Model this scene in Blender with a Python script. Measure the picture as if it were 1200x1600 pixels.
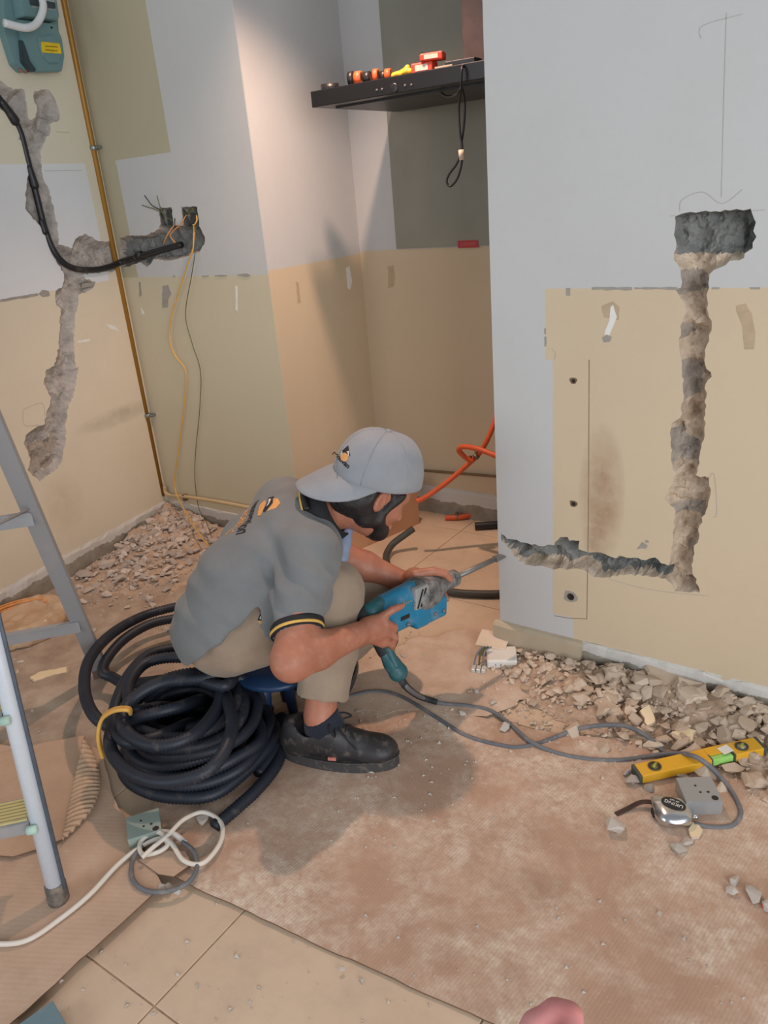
import bpy, bmesh, math, random
import numpy as np
from mathutils import Vector, Matrix
from mathutils.bvhtree import BVHTree
from mathutils.geometry import delaunay_2d_cdt, tessellate_polygon

for _o in list(bpy.data.objects):
    bpy.data.objects.remove(_o)
scene = bpy.context.scene
COL = scene.collection

# ------------------------------------------------------------------ camera
CAM = np.array([0.0, 0.0, 1.42])
FPX = 1220.0
c_yaw, c_pitch, c_roll = -0.63187804, 0.38791175, -0.08825395
_cy, _sy, _cp, _sp = math.cos(c_yaw), math.sin(c_yaw), math.cos(c_pitch), math.sin(c_pitch)
_f = np.array([_sy*_cp, _cy*_cp, -_sp]); _r = np.array([_cy, -_sy, 0.0]); _u = np.cross(_r, _f)
CR = math.cos(c_roll)*_r + math.sin(c_roll)*_u
CU = -math.sin(c_roll)*_r + math.cos(c_roll)*_u
CF = _f
cam_d = bpy.data.cameras.new('camera'); cam = bpy.data.objects.new('camera', cam_d); COL.objects.link(cam)
cam_d.sensor_fit = 'VERTICAL'; cam_d.sensor_height = 36.0; cam_d.lens = FPX*36.0/1600.0
cam_d.clip_start = 0.05; cam_d.clip_end = 60
cam.matrix_world = Matrix(((CR[0], CU[0], -CF[0], CAM[0]), (CR[1], CU[1], -CF[1], CAM[1]), (CR[2], CU[2], -CF[2], CAM[2]), (0, 0, 0, 1)))
scene.camera = cam

# ------------------------------------------------------------------ world, lights, exposure
scene.view_settings.view_transform = 'Standard'
scene.view_settings.look = 'None'
scene.view_settings.exposure = 0.30
scene.view_settings.gamma = 1.0
scene.view_settings.use_curve_mapping = False
world = bpy.data.worlds.new('world'); scene.world = world; world.use_nodes = True
_bg = world.node_tree.nodes['Background']
_bg.inputs[0].default_value = (0.87, 0.93, 1.0, 1); _bg.inputs[1].default_value = 0.26

def aim(o, target):
    o.rotation_euler = (Vector(target) - o.location).to_track_quat('-Z', 'Y').to_euler()
def area_light(name, loc, target, sx, sy, power, col):
    l = bpy.data.lights.new(name, 'AREA'); l.shape = 'RECTANGLE'; l.size = sx; l.size_y = sy; l.energy = power; l.color = col
    o = bpy.data.objects.new(name, l); COL.objects.link(o); o.location = loc; aim(o, target); return o
area_light('window_daylight', (-2.4, -2.6, 1.7), (-1.0, 1.8, 0.8), 2.2, 1.9, 34, (0.86, 0.93, 1.0))
area_light('shopfront_daylight', (2.5, -1.1, 1.45), (-2.2, 1.6, 0.5), 2.6, 2.5, 98, (0.95, 0.97, 1.0))
_sl = bpy.data.lights.new('ceiling_downlight', 'SPOT'); _sl.energy = 82; _sl.color = (1.0, 0.66, 0.49)
_sl.spot_size = math.radians(116); _sl.spot_blend = 1.0; _sl.shadow_soft_size = 0.035
_so = bpy.data.objects.new('ceiling_downlight', _sl); COL.objects.link(_so); _so.location = (-1.629, 2.171, 2.40)

# ------------------------------------------------------------------ helpers: pixels to the place, noise
def ray(x, y): return (x-600)/FPX*CR - (y-800)/FPX*CU + CF
def fl(x, y, z=0.0):
    d = ray(x, y); return CAM + d*((z-CAM[2])/d[2])
def at_y(x, y, Y):
    d = ray(x, y); return CAM + d*(Y/d[1])
def at_d(x, y, w): return CAM + ray(x, y)*w
def px(P):
    v = np.array(P)-CAM; w = v@CF
    return (600+FPX*(v@CR)/w, 800-FPX*(v@CU)/w)

def _hash(ix, iy, iz, seed):
    n = (ix*374761393 + iy*668265263 + iz*2147483647 + seed*1274126177) & 0xFFFFFFFF
    n = ((n ^ (n >> 13))*1274126177) & 0xFFFFFFFF
    n = ((n ^ (n >> 16))*2246822519) & 0xFFFFFFFF
    return ((n ^ (n >> 15)) & 0xFFFF)/32767.5 - 1.0
def vnoise(P, s=1.0, seed=0):
    P = np.asarray(P, float)*s
    if P.shape[-1] == 2: P = np.concatenate([P, np.zeros(P.shape[:-1]+(1,))], -1)
    I = np.floor(P).astype(np.int64); Fr = P-I; Fr = Fr*Fr*(3-2*Fr)
    out = 0
    for dx in (0, 1):
        for dy in (0, 1):
            for dz in (0, 1):
                wgt = (Fr[..., 0] if dx else 1-Fr[..., 0])*(Fr[..., 1] if dy else 1-Fr[..., 1])*(Fr[..., 2] if dz else 1-Fr[..., 2])
                out = out + wgt*_hash(I[..., 0]+dx, I[..., 1]+dy, I[..., 2]+dz, seed)
    return out
def fbm(P, s=1.0, seed=0, oct=3):
    a = 0; g = 1.0
    for k in range(oct):
        a = a + g*vnoise(P, s, seed+k*17); s *= 2.1; g *= 0.5
    return a

# ------------------------------------------------------------------ helpers: objects
def mk(name, verts, faces, mat=None, parent=None, smooth=False, loc=None):
    me = bpy.data.meshes.new(name)
    me.from_pydata([tuple(map(float, v)) for v in verts], [], [tuple(map(int, f)) for f in faces]); me.update()
    if mat is not None:
        for m in (mat if isinstance(mat, (list, tuple)) else [mat]): me.materials.append(m)
    if smooth: me.polygons.foreach_set('use_smooth', [True]*len(me.polygons))
    o = bpy.data.objects.new(name, me); COL.objects.link(o)
    if parent is not None: o.parent = parent
    if loc is not None: o.location = loc
    return o
def empty(name, loc=(0, 0, 0), rz=0.0):
    o = bpy.data.objects.new(name, None); COL.objects.link(o); o.location = loc; o.rotation_euler = (0, 0, rz)
    o.empty_display_size = 0.05; return o
def tag(o, label, cat, group=None, kind=None):
    if label: o['label'] = label
    if cat: o['category'] = cat
    if group: o['group'] = group
    if kind: o['kind'] = kind
    return o

class MB:
    def __init__(s): s.v = []; s.f = []; s.m = []; s.sm = []
    def add(s, v, f, mi=0, sm=False):
        b = len(s.v); s.v += [tuple(map(float, q)) for q in v]; s.f += [tuple(int(i)+b for i in q) for q in f]
        s.m += [mi]*len(f); s.sm += [sm]*len(f); return s
    def box(s, c, d, R=None, mi=0, bev=0.0):
        c = np.array(c, float); d = np.array(d, float)/2
        if bev <= 0:
            v = np.array([(x, y, z) for x in (-1, 1) for y in (-1, 1) for z in (-1, 1)], float)*d
            f = [(0, 1, 3, 2), (4, 6, 7, 5), (0, 4, 5, 1), (2, 3, 7, 6), (0, 2, 6, 4), (1, 5, 7, 3)]
        else:
            bm = bmesh.new(); bmesh.ops.create_cube(bm, size=2.0)
            for q in bm.verts: q.co = Vector((q.co.x*d[0], q.co.y*d[1], q.co.z*d[2]))
            bmesh.ops.bevel(bm, geom=bm.edges[:], offset=min(bev, 0.95*min(d)), segments=2, affect='EDGES', profile=0.5)
            bm.verts.index_update(); v = np.array([q.co[:] for q in bm.verts]); f = [[q.index for q in p.verts] for p in bm.faces]; bm.free()
        if R is not None: v = v@np.array(R).T
        return s.add(v+c, f, mi, bev > 0 and False)
    def tube(s, pts, r, n=10, mi=0, closed=False, caps=True, sm=True):
        v, f = tube_geo(pts, r, n, closed, caps); return s.add(v, f, mi, sm)
    def lathe(s, prof, c, R=None, n=24, mi=0, sm=True):
        # prof: list of (radius, z); axis local z
        v = []; f = []
        m = len(prof)
        for (rr, z) in prof:
            for k in range(n):
                a = 2*math.pi*k/n; v.append((rr*math.cos(a), rr*math.sin(a), z))
        for i in range(m-1):
            for k in range(n):
                f.append((i*n+k, i*n+(k+1) % n, (i+1)*n+(k+1) % n, (i+1)*n+k))
        if prof[0][0] > 1e-6: f.append(tuple(reversed(range(n))))
        if prof[-1][0] > 1e-6: f.append(tuple(range((m-1)*n, m*n)))
        v = np.array(v)
        if R is not None: v = v@np.array(R).T
        return s.add(v+np.array(c, float), f, mi, sm)
    def prism(s, poly, z0, z1, R=None, c=(0, 0, 0), mi=0):
        n = len(poly); v = [(x, y, z0) for x, y in poly]+[(x, y, z1) for x, y in poly]
        f = [tuple(reversed(range(n))), tuple(range(n, 2*n))]+[(i, (i+1) % n, n+(i+1) % n, n+i) for i in range(n)]
        v = np.array(v, float)
        if R is not None: v = v@np.array(R).T
        return s.add(v+np.array(c, float), f, mi)
    def build(s, name, mat, parent=None, loc=None, weld=False):
        o = mk(name, s.v, s.f, mat, parent, False, loc)
        o.data.polygons.foreach_set('material_index', s.m)
        o.data.polygons.foreach_set('use_smooth', s.sm); o.data.update()
        return o

def catmull(P, n=8, closed=False):
    P = [np.array(p, float) for p in P]; out = []
    N = len(P)
    for i in range(N if closed else N-1):
        if closed: p0, p1, p2, p3 = P[(i-1) % N], P[i], P[(i+1) % N], P[(i+2) % N]
        else: p0, p1, p2, p3 = P[max(i-1, 0)], P[i], P[i+1], P[min(i+2, N-1)]
        for k in range(n):
            t = k/n
            out.append(0.5*((2*p1)+(-p0+p2)*t+(2*p0-5*p1+4*p2-p3)*t*t+(-p0+3*p1-3*p2+p3)*t**3))
    if not closed: out.append(P[-1])
    return np.array(out)
def tube_geo(pts, r, n=10, closed=False, caps=True):
    P = np.array(pts, float); M = len(P)
    rr = np.full(M, r, float) if np.isscalar(r) else np.array(r, float)
    T = (np.roll(P, -1, 0)-np.roll(P, 1, 0)) if closed else np.gradient(P, axis=0)
    T /= np.linalg.norm(T, axis=1)[:, None]+1e-12
    a = np.array([0, 0, 1.0]);
    if abs(T[0]@a) > 0.9: a = np.array([1.0, 0, 0])
    N = np.cross(T[0], a); N /= np.linalg.norm(N)
    v = []
    ang = 2*np.pi*np.arange(n)/n
    for i in range(M):
        N = N-(N@T[i])*T[i]; N /= np.linalg.norm(N)+1e-12
        B = np.cross(T[i], N)
        v.append(P[i]+rr[i]*(np.cos(ang)[:, None]*N+np.sin(ang)[:, None]*B))
    v = np.concatenate(v); f = []
    for i in range(M if closed else M-1):
        j = (i+1) % M
        for k in range(n): f.append((i*n+k, i*n+(k+1) % n, j*n+(k+1) % n, j*n+k))
    if caps and not closed:
        f.append(tuple(reversed(range(n)))); f.append(tuple(range((M-1)*n, M*n)))
    return v, f
def rot_to(zdir, xhint=(1, 0, 0)):
    z = np.array(zdir, float); z /= np.linalg.norm(z); x = np.array(xhint, float); x = x-(x@z)*z; x /= np.linalg.norm(x)
    return np.column_stack([x, np.cross(z, x), z])
def rotz(a): return np.array([[math.cos(a), -math.sin(a), 0], [math.sin(a), math.cos(a), 0], [0, 0, 1]])

# ------------------------------------------------------------------ helpers: materials
class NT:
    def __init__(s, name):
        s.m = bpy.data.materials.new(name); s.m.use_nodes = True; s.t = s.m.node_tree; s.b = s.t.nodes['Principled BSDF']
    def n(s, kind, **kw):
        q = s.t.nodes.new(kind)
        for k, v in kw.items(): setattr(q, k, v)
        return q
    def l(s, a, b): s.t.links.new(a, b)
    def noise(s, vec, scale, detail=4, rough=0.55, dist=0.0):
        q = s.n('ShaderNodeTexNoise'); q.inputs['Scale'].default_value = scale; q.inputs['Detail'].default_value = detail
        q.inputs['Roughness'].default_value = rough; q.inputs['Distortion'].default_value = dist
        if vec is not None: s.l(vec, q.inputs['Vector'])
        return q.outputs['Fac']
    def ramp(s, fac, stops):
        q = s.n('ShaderNodeValToRGB'); e = q.color_ramp.elements
        while len(e) < len(stops): e.new(0.5)
        for el, (p, c) in zip(e, stops):
            el.position = p; el.color = (c[0], c[1], c[2], 1) if not np.isscalar(c) else (c, c, c, 1)
        s.l(fac, q.inputs[0]); return q.outputs[0]
    def mix(s, fac, a, b, mode='MIX'):
        q = s.n('ShaderNodeMix', data_type='RGBA', blend_type=mode)
        for sock, val in ((q.inputs[0], fac), (q.inputs[6], a), (q.inputs[7], b)):
            if hasattr(val, 'links') or hasattr(val, 'is_linked'): s.l(val, sock)
            elif np.isscalar(val): sock.default_value = val
            else: sock.default_value = (val[0], val[1], val[2], 1)
        return q.outputs[2]
    def math(s, op, a, b=None, c=None):
        q = s.n('ShaderNodeMath', operation=op)
        for i, val in enumerate((a, b, c)):
            if val is None: continue
            if np.isscalar(val): q.inputs[i].default_value = val
            else: s.l(val, q.inputs[i])
        return q.outputs[0]
    def obj(s):
        return s.n('ShaderNodeTexCoord').outputs['Object']
    def gen(s):
        return s.n('ShaderNodeTexCoord').outputs['Generated']
    def bump(s, h, strength=0.3, dist=0.005):
        q = s.n('ShaderNodeBump'); q.inputs['Strength'].default_value = strength; q.inputs['Distance'].default_value = dist
        s.l(h, q.inputs['Height']); s.l(q.outputs[0], s.b.inputs['Normal'])
    def out(s, col=None, rough=0.6, metal=0.0, spec=None):
        if col is not None:
            if hasattr(col, 'is_linked'): s.l(col, s.b.inputs['Base Color'])
            else: s.b.inputs['Base Color'].default_value = (col[0], col[1], col[2], 1)
        if np.isscalar(rough): s.b.inputs['Roughness'].default_value = rough
        else: s.l(rough, s.b.inputs['Roughness'])
        s.b.inputs['Metallic'].default_value = metal
        if spec is not None: s.b.inputs['Specular IOR Level'].default_value = spec
        return s.m
def srgb(r, g, b):
    return tuple(((c/255)/12.92 if c/255 <= 0.04045 else ((c/255+0.055)/1.055)**2.4) for c in (r, g, b))
def simple(name, col, rough=0.6, metal=0.0, var=0.15, scale=30, bump=0.0, bscale=120, bd=0.002, spec=None):
    t = NT(name); o = t.obj(); f = t.noise(o, scale)
    c2 = tuple(max(0, c*(1-var)) for c in col); c3 = tuple(min(1, c*(1+var)) for c in col)
    c = t.ramp(f, [(0.3, c2), (0.7, c3)])
    if bump > 0: t.bump(t.noise(o, bscale, 6), bump, bd)
    return t.out(c, rough, metal, spec)
_dustcol = srgb(196, 176, 158)
def dusty(name, col, rough=0.6, metal=0.0, amount=0.5, scale=14, bump=0.0, dust=_dustcol):
    """a thing with a film of plaster dust in patches"""
    t = NT(name); o = t.obj(); f = t.noise(o, scale, 6, 0.65)
    m = t.ramp(f, [(0.62-0.3*amount, 0.0), (0.85-0.15*amount, 1.0)])
    c = t.mix(t.math('MULTIPLY', m, 0.75*amount+0.1), col, dust)
    f2 = t.noise(o, 160, 3)
    c = t.mix(t.math('MULTIPLY', f2, 0.12), c, (0.02, 0.02, 0.02))
    if bump > 0: t.bump(t.noise(o, 90, 5), bump, 0.002)
    r = t.math('ADD', rough, t.math('MULTIPLY', m, 0.25))
    return t.out(c, r, metal)
# ================================================================== STRUCTURE
TH = 0.14
class Wall:
    def __init__(s, name, O, ang, u0, u1, z1=2.75, thick=TH):
        s.name = name; s.O = np.array(O, float); s.a = ang; s.u0 = u0; s.u1 = u1; s.z1 = z1; s.th = thick
        s.U = np.array([math.cos(ang), math.sin(ang), 0]); s.I = np.array([-math.sin(ang), math.cos(ang), 0])
    def uz(s, x, y):
        d = ray(x, y); t = ((s.O-CAM)@s.I)/(d@s.I); P = CAM+d*t
        return ((P-s.O)@s.U, P[2])
    def poly(s, pts): return [s.uz(*p) for p in pts]
    def world(s, u, z, out=0.0): return s.O + s.U*u + np.array([0, 0, z]) - s.I*out
    def wp(s, x, y, out=0.0):
        u, z = s.uz(x, y); return s.world(u, z, out)
    def place(s, o): o.location = s.O; o.rotation_euler = (0, 0, s.a)

A_ANG = math.pi/2+0.14974484
XB0, YB, XB1, YD, XR, YR = -2.997, 2.30, -2.128, 2.90, -1.024, 1.985
WA = Wall('wall_left', (XB0, YB, 0), A_ANG, -2.6, 0.0)
WB = Wall('wall_back', (XB0, YB, 0), 0.0, 0.0, XB1-XB0-0.002)
WC = Wall('wall_niche_left', (XB1, YB, 0), math.pi/2, TH*0, YD-YB)
WD = Wall('wall_niche_back', (XB1, YD, 0), 0.0, 0.0, 2.6)
WR = Wall('wall_right', (XR, YR, 0), 0.0, 0.0, 2.4)

def jag(poly, step=0.012, amp=0.004, seed=1):
    rng = random.Random(seed); out = []
    n = len(poly)
    for i in range(n):
        a = np.array(poly[i]); b = np.array(poly[(i+1) % n]); L = np.linalg.norm(b-a)
        k = max(1, int(L/step)); nrm = np.array([-(b-a)[1], (b-a)[0]])/(L+1e-9)
        for j in range(k):
            q = a+(b-a)*j/k
            if j > 0: q = q+nrm*rng.uniform(-amp, amp)
            out.append((float(q[0]), float(q[1])))
    return out
def inside(P, poly):
    P = np.asarray(P); x, y = P[:, 0], P[:, 1]; c = np.zeros(len(P), bool); n = len(poly)
    for i in range(n):
        x1, y1 = poly[i]; x2, y2 = poly[(i+1) % n]
        if y1 == y2: continue
        m = ((y1 > y) != (y2 > y)) & (x < (x2-x1)*(y-y1)/(y2-y1)+x1)
        c ^= m
    return c
def edge_dist(P, poly):
    P = np.asarray(P); d = np.full(len(P), 1e9); n = len(poly)
    for i in range(n):
        a = np.array(poly[i]); b = np.array(poly[(i+1) % n]); ab = b-a
        t = np.clip(((P-a)@ab)/(ab@ab+1e-12), 0, 1); q = a+t[:, None]*ab
        d = np.minimum(d, np.linalg.norm(P-q, axis=1))
    return d
def shoelace(p):
    return 0.5*sum(p[i][0]*p[(i+1) % len(p)][1]-p[(i+1) % len(p)][0]*p[i][1] for i in range(len(p)))

def build_wall(W, mat, holes=(), u0=None, u1=None):
    u0 = W.u0 if u0 is None else u0; u1 = W.u1 if u1 is None else u1
    outer = [(u0, 0.0), (u1, 0.0), (u1, W.z1), (u0, W.z1)]
    loops = [outer]+[list(h) for h in holes]
    allp = [p for lp in loops for p in lp]
    tris = tessellate_polygon([[Vector((p[0], p[1], 0)) for p in lp] for lp in loops])
    v = [(p[0], 0.0, p[1]) for p in allp]; f = []
    for t in tris:
        a, b, c = (np.array(allp[i]) for i in t)
        cr = (b-a)[0]*(c-a)[1]-(b-a)[1]*(c-a)[0]
        f.append(t if cr > 0 else t[::-1])
    b = len(v); v += [(p[0], W.th, p[1]) for p in outer]
    f += [(b+3, b+2, b+1, b)]+[(i, b+i, b+(i+1) % 4, (i+1) % 4) for i in range(4)]
    o = mk(W.name, v, f, mat); W.place(o); o['kind'] = 'structure'; W.ob = o
    return o
def chase(W, poly, depth, mats, spacing=0.009, edge=0.022, rough=0.010, seed=3, matfn=None, name='wall_chase', depthfn=None, smooth=False, edgefn=None):
    P2 = np.array(poly); lo = P2.min(0); hi = P2.max(0); rng = np.random.RandomState(seed)
    gx, gz = np.meshgrid(np.arange(lo[0], hi[0], spacing), np.arange(lo[1], hi[1], spacing))
    G = np.stack([gx.ravel(), gz.ravel()], 1)+rng.uniform(-0.38, 0.38, (gx.size, 2))*spacing
    G = G[inside(G, poly)]; d = edge_dist(G, poly); G = G[d > spacing*0.45]; d = d[d > spacing*0.45]
    n = len(poly)
    vin = [Vector(p) for p in poly]+[Vector((float(a), float(b))) for a, b in G]
    r = delaunay_2d_cdt(vin, [(i, (i+1) % n) for i in range(n)], [], 1, 1e-6)
    V = np.array([q[:] for q in r[0]]); F = r[2]
    dd = edge_dist(V, poly); t = np.clip(dd/(edge if edgefn is None else edgefn(V)), 0, 1); t = t*t*(3-2*t)*0.75+0.25*t
    base = depth if depthfn is None else depthfn(V)
    D = t*(base+rough*fbm(V, 26, seed, 3)+0.55*rough*np.abs(fbm(V, 70, seed+5, 2)))
    chip = np.round(vnoise(V, 38, seed+9)*2.5)/2.5
    D = np.maximum(D+t*chip*rough*0.5, t*0.006)
    D[dd < 1e-5] = 0.0
    D = np.minimum(D, W.th-0.012)
    v = np.stack([V[:, 0], D, V[:, 1]], 1)
    ff = []
    for q in F:
        a, b, c = V[q[0]], V[q[1]], V[q[2]]
        cr = (b-a)[0]*(c-a)[1]-(b-a)[1]*(c-a)[0]
        ff.append(tuple(q) if cr > 0 else tuple(q)[::-1])
    o = mk(name, v, ff, mats, W.ob, smooth)
    if matfn is not None:
        mi = []
        for q in ff:
            p3 = v[list(q)]; n3 = np.cross(p3[1]-p3[0], p3[2]-p3[0]); nz = n3[2]/(np.linalg.norm(n3)+1e-12)
            mi.append(int(matfn(V[list(q)].mean(0), D[list(q)].mean(), nz)))
        o.data.polygons.foreach_set('material_index', mi)
    return o
def patch(W, pts, mat, name, proud=0.0012, seed=1, amp=0.003, step=0.01, uz=False):
    poly = jag(pts if uz else W.poly(pts), step, amp, seed)
    if shoelace(poly) < 0: poly = poly[::-1]
    n = len(poly); t = tessellate_polygon([[Vector((p[0], p[1], 0)) for p in poly]])
    v = [(p[0], -proud, p[1]) for p in poly]+[(p[0], 0.001, p[1]) for p in poly]
    f = []
    for q in t:
        a, b, c = (np.array(poly[i]) for i in q); cr = (b-a)[0]*(c-a)[1]-(b-a)[1]*(c-a)[0]
        f.append(q if cr > 0 else q[::-1])
    f += [(i, n+i, n+(i+1) % n, (i+1) % n) for i in range(n)]
    return mk(name, v, f, mat, W.ob)
def scratch(W, pts, mat, w=0.0012, name='pencil_line'):
    P = np.array(W.poly(pts)); v = []; f = []
    T = np.gradient(P, axis=0); T /= np.linalg.norm(T, axis=1)[:, None]; N = np.stack([-T[:, 1], T[:, 0]], 1)
    for p, q in zip(P, N):
        for s in (-1, 1): v.append((p[0]+s*q[0]*w, -0.0006, p[1]+s*q[1]*w))
    for i in range(len(P)-1): f.append((2*i, 2*i+2, 2*i+3, 2*i+1))
    return mk(name, v, f, mat, W.ob)

# ---- wall materials: paint fields are real paint borders, warped a little
def wall_mat(name, base, patches, smudge=(0.5, 0.42, 0.34), amount=0.10, stains=()):
    t = NT(name); o = t.obj(); sp = t.n('ShaderNodeSeparateXYZ'); t.l(o, sp.inputs[0])
    wn = t.math('MULTIPLY', t.math('SUBTRACT', t.noise(o, 70, 4, 0.7), 0.5), 0.012)
    x = t.math('ADD', sp.outputs[0], wn); z = t.math('ADD', sp.outputs[2], wn)
    col = base
    for (u0, u1, z0, z1, c) in patches:
        m = t.math('MULTIPLY', t.math('MULTIPLY', t.math('GREATER_THAN', x, u0), t.math('LESS_THAN', x, u1)),
                   t.math('MULTIPLY', t.math('GREATER_THAN', z, z0), t.math('LESS_THAN', z, z1)))
        col = t.mix(m, col, c)
    for (su, sz, ru, rz, c, k) in stains:
        du = t.math('DIVIDE', t.math('SUBTRACT', sp.outputs[0], su), ru); dz = t.math('DIVIDE', t.math('SUBTRACT', sp.outputs[2], sz), rz)
        r2 = t.math('ADD', t.math('MULTIPLY', du, du), t.math('MULTIPLY', dz, dz))
        mk_ = t.math('MULTIPLY', t.math('MAXIMUM', t.math('SUBTRACT', 1.0, r2), 0.0), t.ramp(t.noise(o, 16, 5, 0.65), [(0.3, 0.3), (0.65, 1.0)]))
        col = t.mix(t.math('MULTIPLY', mk_, k), col, c)
    big = t.ramp(t.noise(o, 2.3, 5, 0.6), [(0.45, 0.0), (0.8, 1.0)])
    col = t.mix(t.math('MULTIPLY', big, amount), col, smudge, 'MULTIPLY')
    fine = t.noise(o, 45, 5, 0.6)
    col = t.mix(t.math('MULTIPLY', fine, 0.10), col, (0.55, 0.5, 0.45), 'MULTIPLY')
    t.bump(t.noise(o, 130, 4), 0.10, 0.002)
    return t.out(col, 0.62, 0, 0.25)
WHITE = srgb(200, 200, 199); BEIGE = srgb(212, 193, 164); CREAM = srgb(212, 205, 182); OLIVE = srgb(186, 178, 152); BEIGE_B = srgb(208, 198, 172)

zR = WR.uz(1000, 450.5)[1]; uR0 = WR.uz(852, 500)[0]; uR1 = WR.uz(864, 700)[0]; zR2 = WR.uz(858, 562)[1]
zRb = WR.uz(880, 975)[1]
m_wr = wall_mat('paint_right', WHITE, [(uR0, 9, zR2, zR, BEIGE), (uR1, 9, -1, zR2, BEIGE), (-1, WR.uz(896, 975)[0], -1, WR.uz(880, 962)[1], WHITE)], stains=[(WR.uz(940, 770)[0], WR.uz(940, 775)[1], 0.07, 0.22, srgb(156, 118, 92), 0.75), (WR.uz(930, 850)[0], WR.uz(930, 845)[1], 0.04, 0.10, srgb(150, 112, 88), 0.4)])
zA = WA.uz(60, 458)[1]; zA2 = WA.uz(60, 256)[1]; uA = WA.uz(146, 320)[0]
m_wa = wall_mat('paint_left', srgb(220, 214, 194), [(-9, uA, zA, zA2, srgb(222, 225, 228)), (-9, 9, -1, zA, srgb(222, 210, 188))], amount=0.14, stains=[(WA.uz(185, 650)[0], WA.uz(185, 650)[1], 0.28, 0.045, srgb(182, 172, 148), 0.8), (WA.uz(95, 770)[0], WA.uz(95, 790)[1], 0.12, 0.14, srgb(196, 172, 142), 0.5)])
zB = WB.uz(320, 431)[1]; uB1 = WB.uz(247, 120)[0]; zB2 = WB.uz(225, 244)[1]; uB0 = WB.uz(190, 300)[0]
m_wb = wall_mat('paint_back', WHITE, [(-1, uB1, zB2, 9, OLIVE), (-1, uB0, -1, 9, OLIVE), (-1, 9, -1, zB, BEIGE_B)])
zC = WC.uz(490, 410)[1]
m_wc = wall_mat('paint_niche_left', WHITE, [(-1, 9, -1, zC, BEIGE)])
zD = WD.uz(600, 391)[1]
m_wd = wall_mat('paint_niche_back', WHITE, [(-1, 9, -1, zD, BEIGE)])

# ---- chase outlines, traced along the broken plaster
R_px = [(1054.5,338.5),(1071,332.5),(1087.5,332.5),(1110,331),(1125,331),(1140,329),(1150.5,326.5),(1173,326),(1177.5,340),(1181,347.5),(1177,361),(1182,370),(1176,379),(1176,388),(1164,395.5),(1162.5,403),(1140,407.5),(1125,418),(1108.5,428.5),(1107.8,449.5),(1104,461),(1112,515.6),(1104,540),(1100.6,562.5),(1112,589),(1102.5,600),(1100.6,667.5),(1093,724),(1087.5,742.5),(1108,746),(1110,772),(1106,791),(1093,821),(1093,836),(1084,859),(1082,889),(1093,926),(1084,924),(1070,925),(1054,924),(1050,913),(1039,904),(1009,899),(968,898),(942,903),(927.5,901.7),(913,891.5),(895.4,888.5),(869,889.4),(843,884),(819.6,882.7),(802,868),(797.7,858),(784,846),(783,834),(792,842),(802,843),(819.6,847.7),(847,853.5),(866,852),(875,839),(886.7,839),(889.6,844.8),(905.6,844.8),(904,858),(915.8,862),(932,863),(962.5,872.5),(968,868),(1009,875.4),(1023.7,871),(1032.5,880),(1044,883.6),(1047,878),(1052,840),(1055.6,799),(1038.8,780),(1050,757.5),(1057.5,740),(1050,733),(1049,662),(1063,652.5),(1068.8,618.8),(1065,562.5),(1061,536),(1063,510),(1070.7,491),(1068.8,472.5),(1056,452.5),(1064,449.5),(1063.5,422.5),(1053,406),(1053,395.5),(1056,389.5),(1053,367)]
A_px = [(-40,95),(0,126),(10,133),(21,140),(32.5,138),(38,140),(42,165),(44,185),(49,188),(56,183),(57.7,170),(52,150),(53.6,142),(71.5,139),(81,146),(87.7,158),(94,180),(92.6,187),(78,193),(79,205),(68,224),(63,240),(67,277),(78,300),(90,353),(92,383),(113,388),(118,373),(132,365),(157,377),(178,377),(182,400),(185,422),(125,430),(148,442),(147,448),(133,458),(123,460),(122,477),(117,497),(115,540),(118,575),(123,573),(115,617),(107,633),(102,670),(104,675),(97,720),(90,733),(62,752),(43,735),(48,717),(37,693),(42,678),(62,665),(70,663),(72,647),(80,623),(68,600),(73,577),(85,572),(92,540),(95,483),(88,477),(87,455),(98,447),(100,429),(83,397),(67,360),(40,327),(40,300),(47,260),(37,220),(28,217),(33,203),(17,190),(5,173),(-40,140)]
B_px = [(187,372),(200,368),(230,367),(248,358),(251,350),(248,325),(268,323),(271,352),(286,352),(283,323),(308,323),(311,353),(320,370),(319,382),(312,393),(283,403),(267,407),(240,405),(230,418),(220,410),(200,417),(189,419)]
hR = jag(WR.poly(R_px), 0.010, 0.0035, 5); hA = jag(WA.poly(A_px), 0.010, 0.004, 6); hB = jag(WB.poly(B_px), 0.012, 0.003, 7)
hA = [(min(a, -0.004), b) for a, b in hA]; hB = [(max(a, 0.004), b) for a, b in hB]
build_wall(WR, m_wr, [hR]); build_wall(WA, m_wa, [hA]); build_wall(WB, m_wb, [hB]); build_wall(WC, m_wc, u0=0.0015); build_wall(WD, m_wd)
# wall C is the return of wall B: keep its body behind the visible face
def concrete_mat(name, a, b, c, s=22, bump=0.6):
    t = NT(name); o = t.obj(); f = t.noise(o, s, 6, 0.65)
    col = t.ramp(f, [(0.32, a), (0.5, b), (0.68, c)])
    col = t.mix(t.math('MULTIPLY', t.noise(o, 140, 4, 0.7), 0.35), col, a, 'MIX')
    t.bump(t.noise(o, 170, 6, 0.7), bump, 0.004)
    return t.out(col, 0.92, 0, 0.1)
m_ch_grey = concrete_mat('broken_concrete', srgb(150, 144, 138), srgb(184, 177, 170), srgb(206, 198, 190))
m_ch_dark = concrete_mat('dark_cement_and_shade', srgb(106, 107, 104), srgb(132, 133, 130), srgb(154, 154, 150), 14, 0.4)
m_ch_tan = concrete_mat('broken_block', srgb(168, 150, 132), srgb(206, 186, 164), srgb(226, 208, 186), 30)
m_ch_mid = concrete_mat('old_mortar', srgb(134, 126, 118), srgb(168, 157, 146), srgb(190, 176, 162), 26)
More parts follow.
